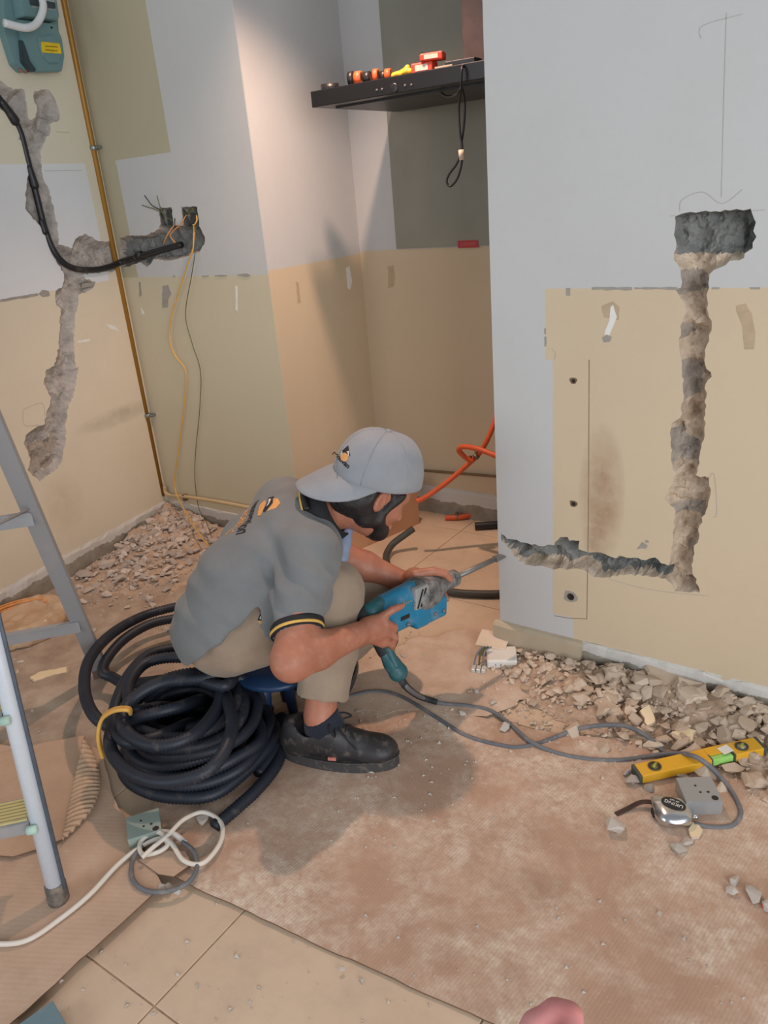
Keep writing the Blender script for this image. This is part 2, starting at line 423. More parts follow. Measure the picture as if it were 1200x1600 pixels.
zbox = WR.uz(1100, 398)[1]; zhor = WR.uz(1000, 862)[1]; uver = WR.uz(1046, 880)[0]
RB = np.array(sorted(WR.poly([(1050, 913), (1039, 904), (1009, 899), (968, 898), (942, 903), (913, 891.5), (869, 889.4), (843, 884), (819.6, 882.7), (802, 868), (784, 846)])))
RT = np.array(sorted(WR.poly([(784, 836), (802, 843), (847, 853.5), (875, 839), (905.6, 844.8), (915.8, 862), (962.5, 872.5), (1009, 875.4), (1050, 884)])))
def r_mat(c, d, nz):
    u, z = c
    if z > zbox and u > uver-0.12: return 0 if d > 0.009 else 2
    if u < uver and z < zhor+0.03:
        bt_ = np.interp(u, RB[:, 0], RB[:, 1]); tp_ = np.interp(u, RT[:, 0], RT[:, 1]); rel = (z-bt_)/(tp_-bt_+1e-6)
        return 1 if rel < 0.20+0.10*vnoise(np.array([[u*40, 3.0]]), 1.0, 8)[0] else 0  # overhang shade put in as dark material above the lit tan ledge
    k = vnoise(np.array([[u*10, z*19]]), 1.0, 4)[0]
    return 1 if k > -0.15 else 2
boxw = lambda V: np.clip((V[:, 1]-zbox)/0.03, 0, 1)*(V[:, 0] > uver-0.12)
chase(WR, hR, 0.042, [m_ch_dark, m_ch_tan, m_ch_mid], 0.0065, 0.016, 0.016, 11, r_mat, depthfn=lambda V: 0.042+0.012*boxw(V)+0.014*np.clip(vnoise(V*np.array([1.0, 1.6]), 17, 77), -0.6, 1)*(1-boxw(V)), edgefn=lambda V: 0.016-0.010*boxw(V))
chase(WA, hA, 0.030, [m_ch_grey, m_ch_mid], 0.010, 0.030, 0.012, 12, lambda c, d, nz: 1 if (c[1] < WA.uz(70, 690)[1] and d > 0.024) else 0)
chase(WB, hB, 0.034, [m_ch_mid, m_ch_dark], 0.009, 0.016, 0.010, 13, lambda c, d, nz: 1 if d > 0.022 else 0)

# ---- worn spots, chips and pencil lines on the walls
m_plaster = simple('grey_plaster', srgb(158, 152, 144), 0.9, 0, 0.12, 40)
m_chipw = simple('white_filler', srgb(228, 226, 220), 0.8, 0, 0.05, 40)
m_stain = simple('glue_stain', srgb(186, 164, 134), 0.75, 0, 0.08, 40)
m_pencil = simple('pencil', srgb(178, 172, 166), 0.8, 0, 0.1)
m_seam = simple('seam_dirt', srgb(140, 116, 92), 0.9, 0, 0.2)
for i, (W, pts) in enumerate([
    (WR, [(925,449),(988,449),(987,453),(926,453)]), (WR, [(992,449),(1058,449),(1062,453),(992,452)]), (WR, [(1113,449),(1124,449),(1124,452),(1113,452)]),
    (WR, [(1172,449),(1188,449),(1187,452),(1173,452)]), (WR, [(885,450),(891,450),(891,462),(885,462)]), (WR, [(851,513),(853,513),(853,522),(851,522)]), (WR, [(851,526),(853.5,526),(853.5,541),(851,541)]),
    (WR, [(941,527),(950,523),(956,527),(953,534),(944,535)]), (WR, [(995,858),(1003,847),(1012,852),(1010,857)]), (WR, [(1008,844),(1013,844),(1014,848),(1009,848)]),
    (WB, [(254,447),(263,445),(268,458),(263,468),(263,480),(254,481)]), (WB, [(217,441),(220,441),(222,460),(218,464)]), (WB, [(316,430.5),(326,430),(326,432),(316,432.5)]), (WB, [(336,430),(355,429.5),(354,431.5),(336,432)]), (WB, [(370,429),(386,427),(392,430),(384,433)]), (WB, [(270,430),(274,431),(273,434)]),
    (WA, [(60,459),(66,453),(76,455),(78,462),(66,464)]), (WA, [(0,468),(58,458),(60,462),(0,472)]), (WA, [(51,783),(53,776),(60,786),(54,790)]),
    (WC, [(541,418),(546,416),(550,440),(547,453),(543,450)]),
    (WA, [(128,443),(149,440),(147,447),(128,450)]),
]): patch(W, pts, m_plaster if i != 19 else m_chipw, 'plaster_patch', 0.0012, 20+i, 0.0015, 0.012)
for i, (W, pts) in enumerate([(WR, [(954,480),(958,476),(964,495),(958,510),(952,524),(944,522),(952,500)]), (WB, [(368,447),(371,448),(371,486),(368,484)]), (WB, [(220,480),(226,490),(222,492)]), (WA, [(163,505),(180,510),(187,518),(172,514)]), (WA, [(120,533),(141,529),(140,533),(122,536)])]):
    patch(W, pts, m_chipw, 'filler_patch', 0.001, 60+i, 0.001, 0.012)
for i, (W, pts) in enumerate([(WR, [(1150,478),(1165,474),(1175,490),(1180,530),(1178,546),(1163,546),(1160,510)]), (WR, [(940,478),(958,471),(968,480),(967,500),(944,496)]), (WD, [(605,416),(615,414),(617,435),(615,448),(606,450),(607,432)]), (WC, [(462,440),(466,441),(470,472),(465,474)])]):
    patch(W, pts, m_stain, 'glue_stain', 0.0006, 80+i, 0.002, 0.012)
for pts in [[(1135,20),(1131,150),(1127,308)], [(1047,338),(1056,336)], [(1176,329),(1195,328)], [(950,904),(1000,918),(1050,926),(1109,931)], [(1108,746),(1116,742),(1120,800),(1114,808)], [(1062,330),(1066,312),(1098,300),(1128,318),(1160,296)], [(1095,60),(1098,40),(1160,22)], [(862,545),(868,552),(866,562)]]:
    scratch(WR, catmull([(a, b) for a, b in pts], 6), m_pencil, 0.0007)
for pts in [[(36,640),(38,664),(60,664)], [(36,640),(65,630),(70,650)], [(37,725),(45,760),(50,778)], [(70,267),(128,266)], [(88,206),(109,207)]]:
    scratch(WA, catmull([(a, b) for a, b in pts], 6), m_pencil, 0.0009)
scratch(WR, [(920.6,562),(919.6,800),(917,967)], m_seam, 0.0010, 'panel_seam'); scratch(WR, [(866,962),(890,966),(917,967)], m_seam, 0.0010, 'panel_seam')
# the cupboard-side strip left standing proud of the wall
u0, u1 = WR.uz(864, 800)[0]+0.002, WR.uz(919, 800)[0]; 
# anchor holes
m_hole = simple('anchor_hole_dark', srgb(52, 44, 38), 0.95, 0, 0.2)
m_rim = simple('anchor_rim', srgb(122, 100, 80), 0.9, 0, 0.2)
for i, (x, y, r) in enumerate([(896, 595, 0.010), (896, 787, 0.011), (891, 932, 0.021)]):
    u, z = WR.uz(x, y)
    poly = [(u+r*math.cos(a)*(1+0.2*math.sin(3*a+i)), z+r*math.sin(a)*(1+0.15*math.cos(2*a))) for a in np.linspace(0, 2*math.pi, 14, endpoint=False)]
    patch(WR, poly, m_rim if i < 2 else m_plaster, 'anchor_hole_rim', 0.0012, 90+i, 0.0006, 0.01, uz=True)
    b = MB(); b.lathe([(r*0.55, 0.0), (r*0.5, 0.0006), (r*0.36, 0.0006), (r*0.3, -0.002)], (u+0.1*r, -0.0018, z), rot_to((0, -1, 0)), 12)
    b.build('anchor_hole', m_hole, WR.ob)

# ---- floor with separate tiles
t = NT('floor_tile'); o_ = t.obj(); oi = t.n('ShaderNodeObjectInfo')
vv = t.n('ShaderNodeVectorMath', operation='ADD'); t.l(o_, vv.inputs[0]); t.l(oi.outputs['Location'], vv.inputs[1])
c_ = t.ramp(t.noise(vv.outputs[0], 3.0, 5, 0.6), [(0.3, srgb(198, 172, 146)), (0.7, srgb(216, 192, 166))])
c_ = t.mix(t.math('MULTIPLY', t.ramp(t.noise(vv.outputs[0], 9, 8, 0.7), [(0.48, 0.0), (0.75, 1.0)]), 0.5), c_, srgb(176, 158, 142))
c_ = t.mix(t.ramp(t.noise(vv.outputs[0], 120, 3, 0.7), [(0.68, 0.0), (0.76, 0.7)]), c_, srgb(214, 204, 192))
t.bump(t.noise(vv.outputs[0], 60, 4), 0.05, 0.002)
m_tile = t.out(c_, 0.55)
m_grout = simple('grout', srgb(168, 146, 124), 0.95, 0, 0.2, 60)
fb = MB(); fb.box((-1.2, 1.35, -0.0425), (5.4, 3.7, 0.08)); floor_o = fb.build('floor', m_grout); floor_o['kind'] = 'structure'
TS = 0.555
tb = MB(); tb.box((0, 0, -0.005), (TS-0.0035, TS-0.0035, 0.010), None, 0, 0.0015); tile0 = None
for i in range(-4, 4):
    for j in range(-1, 5):
        cx, cy = -1.05+(i+0.5)*TS, 0.54+(j+0.5)*TS
        if tile0 is None: tile0 = tb.build('floor_tile', m_tile, floor_o, (cx, cy, 0)); q = tile0
        else:
            q = tile0.copy(); COL.objects.link(q); q.parent = floor_o; q.location = (cx, cy, 0)

# ---- skirting: bare cement band at the wall foot
t = NT('skirting_cement'); o_ = t.obj(); sp = t.n('ShaderNodeSeparateXYZ'); t.l(o_, sp.inputs[0])
c_ = t.ramp(t.noise(o_, 14, 6, 0.65), [(0.3, srgb(138, 130, 118)), (0.7, srgb(172, 164, 150))])
wn = t.math('MULTIPLY', t.math('SUBTRACT', t.noise(o_, 18, 5, 0.7), 0.5), 0.05)
hi = t.math('GREATER_THAN', t.math('ADD', sp.outputs[2], wn), 0.070)
c_ = t.mix(hi, c_, srgb(206, 202, 196)); t.bump(t.noise(o_, 90, 6, 0.7), 0.5, 0.004); m_skirt = t.out(c_, 0.9, 0, 0.1)
m_skirt_tile = simple('skirting_tile', srgb(186, 170, 146), 0.6, 0, 0.06, 12, 0.1)
def skirt(W, name, u0, u1, h, th, mat, rough=0.003, seed=1, label=None):
    nu = max(2, int((u1-u0)/0.025)); prof = [(0.0, 0), (th, 0.0), (th, h*0.5), (th, h*0.92), (th*0.55, h), (0.0, h+0.004)]
    v = []; f = []; m = len(prof)
    for i in range(nu+1):
        u = u0+(u1-u0)*i/nu
        for (y, z) in prof:
            k = rough*fbm(np.array([[u*1.0, z*1.0, seed]]), 22, seed)[0] if y > 0 else 0
            v.append((u, -(y+k), z+(k*2 if z > h*0.9 else 0)))
    for i in range(nu):
        for j in range(m-1): f.append((i*m+j, (i+1)*m+j, (i+1)*m+j+1, i*m+j+1))
    f += [tuple(range(m))[::-1], tuple(range(nu*m, nu*m+m))]
    o = mk(name, v, f, mat); W.place(o); o['kind'] = 'structure'; return o
skirt(WA, 'baseboard_left', -2.5, -0.01, 0.105, 0.010, m_skirt, 0.004, 3)
skirt(WB, 'baseboard_back', 0.006, XB1-XB0, 0.105, 0.010, m_skirt, 0.003, 4)
skirt(WC, 'baseboard_niche_left', 0.0, YD-YB, 0.11, 0.008, m_skirt, 0.003, 5)
skirt(WD, 'baseboard_niche_back', 0.01, 2.2, 0.13, 0.010, m_skirt, 0.004, 6)
uS = WR.uz(911, 990)[0]
skirt(WR, 'baseboard_right', -0.018, uS, 0.100, 0.020, m_skirt_tile, 0.0006, 7)
skirt(WR, 'trim_1', uS, 2.3, 0.100, 0.006, m_skirt, 0.004, 8)
# ================================================================== FLOOR COVERING
def cardboard_mat(name, base, dust_amt, rib=420, ang=0.0):
    t = NT(name); o = t.obj(); mp = t.n('ShaderNodeMapping'); t.l(o, mp.inputs[0]); mp.inputs['Rotation'].default_value = (0, 0, ang)
    wv = t.n('ShaderNodeTexWave', wave_type='BANDS', bands_direction='X'); wv.inputs['Scale'].default_value = rib/6.283/3; wv.inputs['Distortion'].default_value = 0.6
    wv.inputs['Detail'].default_value = 2; t.l(mp.outputs[0], wv.inputs[0])
    b2 = tuple(c*0.80 for c in base)
    c = t.ramp(t.noise(o, 6, 6, 0.6), [(0.3, b2), (0.7, base)])
    m1 = t.ramp(t.noise(o, 4.2, 8, 0.66, 0.3), [(0.50-0.08*dust_amt, 0.0), (0.60, 1.0)])
    m2 = t.ramp(t.noise(o, 55, 6, 0.7), [(0.34, 0.15), (0.66, 1.0)])
    brk = t.math('ADD', 0.72, t.math('MULTIPLY', wv.outputs['Fac'], 0.28))
    m = t.math('MULTIPLY', t.math('MULTIPLY', m1, m2), t.math('MULTIPLY', brk, dust_amt))
    c = t.mix(m, c, srgb(222, 208, 190))
    spk = t.ramp(t.noise(o, 190, 3, 0.6), [(0.66, 0.0), (0.73, 1.0)])
    c = t.mix(t.math('MULTIPLY', spk, 0.6*dust_amt), c, srgb(214, 202, 188))
    drk = t.ramp(t.noise(o, 3.1, 4, 0.6), [(0.58, 0.0), (0.75, 1.0)])
    c = t.mix(t.math('MULTIPLY', drk, 0.35), c, srgb(112, 94, 82))
    h = t.math('ADD', t.math('MULTIPLY', wv.outputs['Fac'], 0.35), t.noise(o, 120, 5, 0.7))
    t.bump(h, 0.20, 0.0022)
    return t.out(c, 0.88, 0, 0.15)
m_card = cardboard_mat('cardboard_dusty', srgb(190, 156, 133), 1.0, 800, 0.15)
m_card2 = cardboard_mat('cardboard_plain', srgb(204, 174, 150), 0.35, 500, 1.1)
m_card3 = cardboard_mat('cardboard_smooth', srgb(200, 168, 142), 0.12, 500, 0.4)
m_cardedge = simple('cardboard_edge', srgb(110, 86, 68), 0.9, 0, 0.2)
def sheet(name, poly, z, th, mat, wob=0.003, seed=1, step=0.05, lift=None, jagamp=0.002):
    poly = jag([tuple(p[:2]) for p in poly], 0.03, jagamp, seed)
    if shoelace(poly) < 0: poly = poly[::-1]
    P2 = np.array(poly); lo, hi = P2.min(0), P2.max(0)
    gx, gy = np.meshgrid(np.arange(lo[0], hi[0], step), np.arange(lo[1], hi[1], step)); G = np.stack([gx.ravel(), gy.ravel()], 1)
    G = G[inside(G, poly)]; G = G[edge_dist(G, poly) > step*0.4] if len(G) else G
    n = len(poly)
    r = delaunay_2d_cdt([Vector(p) for p in poly]+[Vector((float(a), float(b))) for a, b in G], [(i, (i+1) % n) for i in range(n)], [], 1, 1e-6)
    V = np.array([q[:] for q in r[0]]); F = [tuple(q) for q in r[2]]
    zz = z+wob*(1+fbm(V, 5, seed, 2))*0.5
    if lift is not None: zz = zz+lift(V)
    m = len(V)
    v = [(a, b, c+th) for (a, b), c in zip(V, zz)]+[(a, b, c) for (a, b), c in zip(V, zz)]
    ff = []; from_edge = {}
    for q in F:
        a, b, c = V[q[0]], V[q[1]], V[q[2]]
        if (b-a)[0]*(c-a)[1]-(b-a)[1]*(c-a)[0] < 0: q = q[::-1]
        ff.append(q); ff.append(tuple(i+m for i in q[::-1]))
        for i in range(3): from_edge[(q[i], q[(i+1) % 3])] = 1
    nf = len(ff)
    for (a, b) in from_edge:
        if (b, a) not in from_edge: ff.append((b, a, a+m, b+m))
    o = mk(name, v, ff, [mat, m_cardedge])
    o.data.polygons.foreach_set('material_index', [0]*nf+[1]*(len(ff)-nf)); return o
main_lift = lambda V: 0.010*np.exp(-((V[:, 0]+1.28)**2+(V[:, 1]-0.78)**2)/0.02)
c_main = sheet('cardboard_sheet', [(-1.36, 0.775), (-1.25, 0.768), (-0.9, 0.80), (-0.485, 0.84), (0.5, 0.93), (0.5, 1.72), (-0.2, 1.80), (-0.75, 1.64), (-1.05, 1.60), (-1.45, 1.48), (-1.62, 1.05)], 0.002, 0.004, m_card, 0.005, 4, 0.05, main_lift)
tag(c_main, 'large dusty brown cardboard sheet on the floor under the worker and tools', 'cardboard')
c_left = sheet('cardboard_sheet', [(-1.247, 0.735), (-1.249, 0.18), (-2.2, 0.12), (-2.2, 0.80), (-1.75, 0.92), (-1.42, 0.80)], 0.013, 0.004, m_card2, 0.004, 5, 0.06)
tag(c_left, 'brown cardboard sheet with straight cut edge under the ladder foot', 'cardboard')
pf = lambda pts, z=0.0: [fl(x, y, z) for x, y in pts]
c_flap = sheet('cardboard_sheet', pf([(-60, 1190), (60, 1162), (133, 1150), (118, 1225), (97, 1310), (60, 1325), (20, 1338), (-60, 1330)], 0.03), 0.022, 0.004, m_card3, 0.006, 6, 0.05)
tag(c_flap, 'smooth brown cardboard flap lying behind the ladder leg', 'cardboard')
c_small = sheet('cardboard_sheet', pf([(146, 1168), (160, 1178), (172, 1225), (185, 1274), (140, 1296), (102, 1310), (120, 1230)], 0.012), 0.013, 0.003, m_card2, 0.002, 7, 0.04)
tag(c_small, 'narrow cardboard offcut beside the black conduit coil', 'cardboard')
# torn corrugated liner, ribs are real relief
m_corr = simple('corrugated_liner', srgb(190, 160, 132), 0.85, 0, 0.10, 60)
q0, q1, q2 = fl(131, 1152, 0.035), fl(98, 1311, 0.035), fl(158, 1225, 0.05)
v = []; f = []; NU, NV = 96, 8
bl = [(131, 1152), (118, 1210), (106, 1265), (98, 1311)]; br = [(132, 1153), (150, 1190), (157, 1235), (99, 1312)]
PL = catmull([fl(a, b, 0.036) for a, b in bl], 32); PR = catmull([fl(a, b, 0.030) for a, b in [(132, 1154), (150, 1185), (156, 1215), (154, 1240), (138, 1272), (99, 1312)]], 32)
iL = np.linspace(0, len(PL)-1, NU); iR = np.linspace(0, len(PR)-1, NU)
for i in range(NU):
    a = PL[int(iL[i])]; b = PR[int(iR[i])]
    for j in range(NV+1):
        tt = j/NV; p = a+(b-a)*tt
        v.append((p[0], p[1], p[2]+0.0045*math.sin(i*2*math.pi/4.2)+0.009*math.sin(math.pi*tt)*math.sin(math.pi*i/NU)))
for i in range(NU-1):
    for j in range(NV): f.append((i*(NV+1)+j, (i+1)*(NV+1)+j, (i+1)*(NV+1)+j+1, i*(NV+1)+j+1))
liner = mk('corrugated_liner', v, f, m_corr, None, True); sol = liner.modifiers.new('t', 'SOLIDIFY'); sol.thickness = 0.0015
tag(liner, 'torn corrugated cardboard liner with open ribs curling up', 'cardboard')
bit = sheet('cardboard_scrap', pf([(216, 1345), (255, 1330), (290, 1332), (300, 1352), (272, 1372), (248, 1368)], 0.02), 0.020, 0.003, m_card2, 0.004, 9, 0.03)
tag(bit, 'torn cardboard corner scrap under the white cable loop', 'cardboard')

# ================================================================== RUBBLE
def rock_mat(name, a, b, c):
    t = NT(name); o = t.obj(); oi = t.n('ShaderNodeObjectInfo')
    vv = t.n('ShaderNodeVectorMath', operation='ADD'); t.l(o, vv.inputs[0]); t.l(oi.outputs['Location'], vv.inputs[1])
    col = t.ramp(oi.outputs['Random'], [(0.0, a), (0.5, b), (1.0, c)])
    col = t.mix(t.math('MULTIPLY', t.noise(vv.outputs[0], 60, 5, 0.7), 0.4), col, (0.25, 0.2, 0.17), 'MIX')
    t.bump(t.noise(vv.outputs[0], 150, 6, 0.7), 0.5, 0.003); return t.out(col, 0.95, 0, 0.08)
m_rock = rock_mat('rubble', srgb(196, 174, 152), srgb(216, 194, 171), srgb(230, 212, 192))
m_rock_l = rock_mat('rubble_left', srgb(192, 178, 166), srgb(214, 200, 188), srgb(234, 222, 212))
m_rock_g = rock_mat('rubble_grey', srgb(186, 178, 168), srgb(206, 198, 188), srgb(222, 214, 204))
m_facew = simple('cream_paint_face', srgb(230, 208, 170), 0.6, 0, 0.04, 20)
m_dust = concrete_mat('rubble_dust', srgb(176, 150, 128), srgb(198, 172, 150), srgb(214, 192, 170), 40, 0.7)
def rock_mesh(seed, flat=0.55, n=15, mat=None):
    rng = np.random.RandomState(seed); P = rng.normal(size=(n, 3)); P /= np.linalg.norm(P, axis=1)[:, None]
    P *= rng.uniform(0.75, 1.0, (n, 1)); P *= np.array([1.0, rng.uniform(0.62, 0.95), flat*rng.uniform(0.7, 1.2)])*0.5
    bm = bmesh.new()
    for p in P: bm.verts.new(p)
    g = bmesh.ops.convex_hull(bm, input=bm.verts[:])
    dl = [e for e in g['geom_interior'] if isinstance(e, bmesh.types.BMVert)]
    if dl: bmesh.ops.delete(bm, geom=dl, context='VERTS')
    me = bpy.data.meshes.new('rubble_chunk'); bm.to_mesh(me); bm.free()
    if mat: me.materials.append(mat)
    me['h'] = float(-min(q.co.z for q in me.vertices)); return me
ROCKS = {k: [rock_mesh(100*s+i, fl_, 14, m) for i in range(14)] for k, m, s, fl_ in (('tan', m_rock, 1, 0.5), ('left', m_rock_l, 2, 0.45), ('grey', m_rock_g, 3, 0.6))}
RNG = random.Random(42)
def rock(kind, p, size, label, group=None, rz=None, tilt=0.25, sink=0.25, name='rubble_chunk'):
    me = RNG.choice(ROCKS[kind]); o = bpy.data.objects.new(name, me); COL.objects.link(o)
    o.scale = (size, size*RNG.uniform(0.8, 1.1), size*RNG.uniform(0.75, 1.15))
    o.rotation_euler = (RNG.uniform(-tilt, tilt), RNG.uniform(-tilt, tilt), RNG.uniform(0, 6.28) if rz is None else rz)
    o.location = (p[0], p[1], p[2]+me['h']*o.scale[2]*(1-sink)); tag(o, label, 'rubble', group); return o
# heaps as height fields
def heapR(P):
    x, y = P[..., 0], P[..., 1]; dw = np.clip(YR-y, 0, 9)
    w = 0.15+0.07*np.clip((x+0.95)/0.5, 0, 1)
    h = 0.030+0.030*np.clip((x+1.0)/0.45, 0, 1)
    e = np.clip((x+1.02)/0.10, 0, 1)
    return h*np.exp(-(dw/w)**2*1.1)*e
uA_dir = WA.U
def heapL(P):
    x, y = P[..., 0], P[..., 1]; da = -((x-XB0)*WA.I[0]+(y-YB)*WA.I[1]); db = YB-y
    ua = -((x-XB0)*WA.U[0]+(y-YB)*WA.U[1])
    h = 0.075*np.exp(-(np.clip(da, 0, 9)/0.30)**2)*np.exp(-(np.clip(db, 0, 9)/0.42)**2)
    return h + 0.012*np.exp(-((da-0.3)/0.4)**2)*np.clip(1.2-ua, 0, 1)
def heap_mesh(name, fn, x0, x1, y0, y1, step, mat, label, seed, cut=0.004, clipfn=None):
    xs = np.arange(x0, x1, step); ys = np.arange(y0, y1, step); X, Y = np.meshgrid(xs, ys, indexing='ij'); P = np.stack([X, Y], -1)
    Hh = fn(P)*(1+0.35*fbm(P, 18, seed, 3))+0.004*fbm(P, 60, seed+3, 2)*np.clip(fn(P)/0.02, 0, 1)
    ok = (fn(P) > cut)
    if clipfn is not None: ok &= clipfn(P)
    idx = -np.ones(X.shape, int); v = []; f = []
    sel = np.argwhere(ok)
    for k, (i, j) in enumerate(sel):
        idx[i, j] = k; v.append((X[i, j], Y[i, j], max(Hh[i, j]-cut*0.9, 0.0)+0.0012))
    for (i, j) in sel:
        if i+1 < X.shape[0] and j+1 < X.shape[1] and ok[i+1, j] and ok[i, j+1] and ok[i+1, j+1]:
            f.append((idx[i, j], idx[i+1, j], idx[i+1, j+1], idx[i, j+1]))
    o = mk(name, v, f, mat, None, True); tag(o, label, 'rubble dust', None, 'stuff'); return o
heap_mesh('rubble_dust', heapR, -1.04, 0.25, 1.55, YR-0.008, 0.011, m_dust, 'heap of plaster dust and grit along the right wall', 5)
heap_mesh('rubble_dust', heapL, -3.05, -1.9, 1.25, YB-0.012, 0.014, m_dust, 'heap of plaster dust and grit in the far left corner', 6, 0.005, lambda P: (-((P[..., 0]-XB0)*WA.I[0]+(P[..., 1]-YB)*WA.I[1])) > 0.012)
# trodden dust film that hides the tile joints
def dust_film(px_poly, z, mat, label, seed):
    o = sheet('floor_dust', [fl(a, b, z) for a, b in px_poly], z, 0.0012, mat, 0.004, seed, 0.035, None, 0.012); tag(o, label, 'dust', None, 'stuff'); o.data.polygons.foreach_set('material_index', [0]*len(o.data.polygons)); return o
m_film = concrete_mat('trodden_dust', srgb(156, 136, 120), srgb(176, 156, 138), srgb(194, 176, 158), 9, 0.35)
m_film2 = concrete_mat('pale_dust', srgb(190, 164, 144), srgb(206, 182, 162), srgb(218, 200, 182), 12, 0.4)
dust_film([(-80, 1010), (60, 925), (180, 850), (300, 815), (400, 800), (440, 850), (450, 960), (470, 1060), (300, 1140), (160, 1180), (60, 1230), (-80, 1260)], 0.0005, m_film, 'trodden brown dust over the floor in the left corner', 31)
dust_film([(470, 1120), (560, 1040), (640, 1000), (740, 985), (800, 1005), (870, 1050), (840, 1085), (760, 1120), (640, 1110)], 0.0062, m_film2, 'pale plaster dust on the floor in front of the wall end', 32)
# fine grit: thousands of crumbs, uncountable
def grit(name, pts, mat, label, seed, s0, s1):
    rng = np.random.RandomState(seed); base = np.array([(1, 0, -.4), (-.5, .87, -.4), (-.5, -.87, -.4), (0.1, 0.1, 0.7)]); fb_ = [(0, 2, 1), (0, 1, 3), (1, 2, 3), (2, 0, 3)]
    v = []; f = []
    for k, p in enumerate(pts):
        s = s0+(s1-s0)*rng.rand()**2.5; R = rotz(rng.rand()*6.28); q = (base*np.array([1, rng.uniform(0.5, 1), rng.uniform(0.5, 1)]))@R.T*s+rng.normal(size=(4, 3))*s*0.15
        v.append(q+np.array([p[0], p[1], p[2]+s*0.3])); f += [tuple(i+4*k for i in t) for t in fb_]
    o = mk(name, np.concatenate(v), f, mat); tag(o, label, 'rubble', None, 'stuff'); return o
rs = np.random.RandomState(8)
pts = []
while len(pts) < 2600:
    x = rs.uniform(-1.02, 0.2); y = YR-0.015-abs(rs.normal())*0.20; z = heapR(np.array([x, y]))
    if y < 1.5: continue
    pts.append((x, y, max(z-0.003, 0.004)))
grit('rubble_grit', pts, m_rock, 'fine plaster crumbs strewn along the right wall', 3, 0.003, 0.013)
pts = []
while len(pts) < 2600:
    a = -abs(rs.normal())*0.5; b = 0.02+abs(rs.normal())*0.28
    P = np.array([XB0, YB, 0])+WA.U*a-WA.I*b
    if P[1] > YB-0.015: continue
    pts.append((P[0], P[1], max(heapL(P[:2])-0.003, 0.002)))
grit('rubble_grit', pts, m_rock_l, 'fine plaster crumbs strewn in the far left corner', 4, 0.003, 0.014)
pts = []
for k in range(2300):
    x, y = rs.uniform(520, 1200), rs.uniform(985, 1330)
    if rs.rand() < (y-985)/500: continue
    P = fl(x, y); pts.append((P[0], P[1], 0.006))
for k in range(420):
    P = fl(rs.uniform(0, 1200), rs.uniform(1000, 1600)); pts.append((P[0], P[1], 0.007))
pts = [(x, y, 0.0005 if (x > -1.25 and y < 0.765+0.1*(x+1.25)) or y > 1.66 else z) for x, y, z in pts]
grit('rubble_grit', pts, m_rock_g, 'tiny plaster crumbs scattered over the cardboard', 9, 0.0014, 0.0085)
# individual chunks: the largest in view stay single things, the small rest of each heap is one mass
heapz = lambda p, fn: float(fn(np.array([p[0], p[1]])))
def heap_chunks(kind, specs, keep, label, group, rest_label):
    specs = sorted(specs, key=lambda q: -q[1]/np.linalg.norm(np.array(q[0])-CAM)); v = []; f = []
    for k, (p, size, tilt, sink) in enumerate(specs):
        o = rock(kind, p, size, label, group, None, tilt, sink)
        if k >= keep:
            Mx = Matrix.LocRotScale(o.location, o.rotation_euler, o.scale); n0 = len(v); v += [tuple(Mx@q.co) for q in o.data.vertices]; f += [tuple(n0+i for i in q.vertices) for q in o.data.polygons]
            bpy.data.objects.remove(o)
    o = mk('rubble_mass', v, f, ROCKS[kind][0].materials[0]); tag(o, rest_label, 'rubble', None, 'stuff')
sp_ = []
while len(sp_) < 560:
    x = RNG.uniform(-1.0, 0.12); dw = 0.03+abs(RNG.gauss(0, 0.16))*(0.5+0.6*min(1, max(0, (x+1.0)/0.5))); y = YR-dw
    if dw > 0.36: continue
    s_ = 0.016+0.062*RNG.random()**1.9*min(1.0, 0.40+max(0, (x+1.0)/0.6)); sp_.append(((x, y, heapz((x, y), heapR)), s_, 0.55, 0.12))
heap_chunks('tan', sp_, 150, 'broken plaster chunk in the rubble heap along the right wall', 'chunks in the right rubble heap', 'smaller broken plaster bits of the rubble heap along the right wall')
sp_ = []
while len(sp_) < 420:
    a = -abs(RNG.gauss(0, 0.42)); b = 0.04+abs(RNG.gauss(0, 0.24)); P = np.array([XB0, YB, 0])+WA.U*a-WA.I*b
    if P[1] > YB-0.03 or a < -1.0 or b > 0.75: continue
    sp_.append(((P[0], P[1], heapz(P, heapL)), 0.020+0.055*RNG.random()**1.8, 0.5, 0.15))
heap_chunks('left', sp_, 140, 'broken plaster chunk in the heap in the far left corner', 'chunks in the left corner heap', 'smaller broken plaster bits of the heap in the far left corner')
# larger or lone pieces that can be pointed out
def slab(pts_px, z, th, label, face=None, name='plaster_piece', seed=1, tilt=(0, 0), mat=None):
    P = np.array([fl(a, b, z)[:2] for a, b in pts_px]); c = P.mean(0); poly = jag([tuple(q) for q in (P-c)], 0.012, 0.003, seed)
    if shoelace(poly) < 0: poly = poly[::-1]
    n = len(poly); v = [(a*0.95, b*0.95, 0) for a, b in poly]+[(a, b, th*(0.75+0.25*math.sin(i))) for i, (a, b) in enumerate(poly)]
    v2 = [(a*0.9, b*0.9, th) for a, b in poly]
    v += v2
    f = [tuple(reversed(range(n)))]+[(i, (i+1) % n, n+(i+1) % n, n+i) for i in range(n)]+[(n+i, n+(i+1) % n, 2*n+(i+1) % n, 2*n+i) for i in range(n)]+[tuple(range(2*n, 3*n))]
    o = mk(name, v, f, [mat or m_rock, face or mat or m_rock]); o.data.polygons.foreach_set('material_index', [0]*(1+2*n)+[1])
    o.location = (c[0], c[1], z); o.rotation_euler = (tilt[0], tilt[1], 0); tag(o, label, 'rubble'); return o
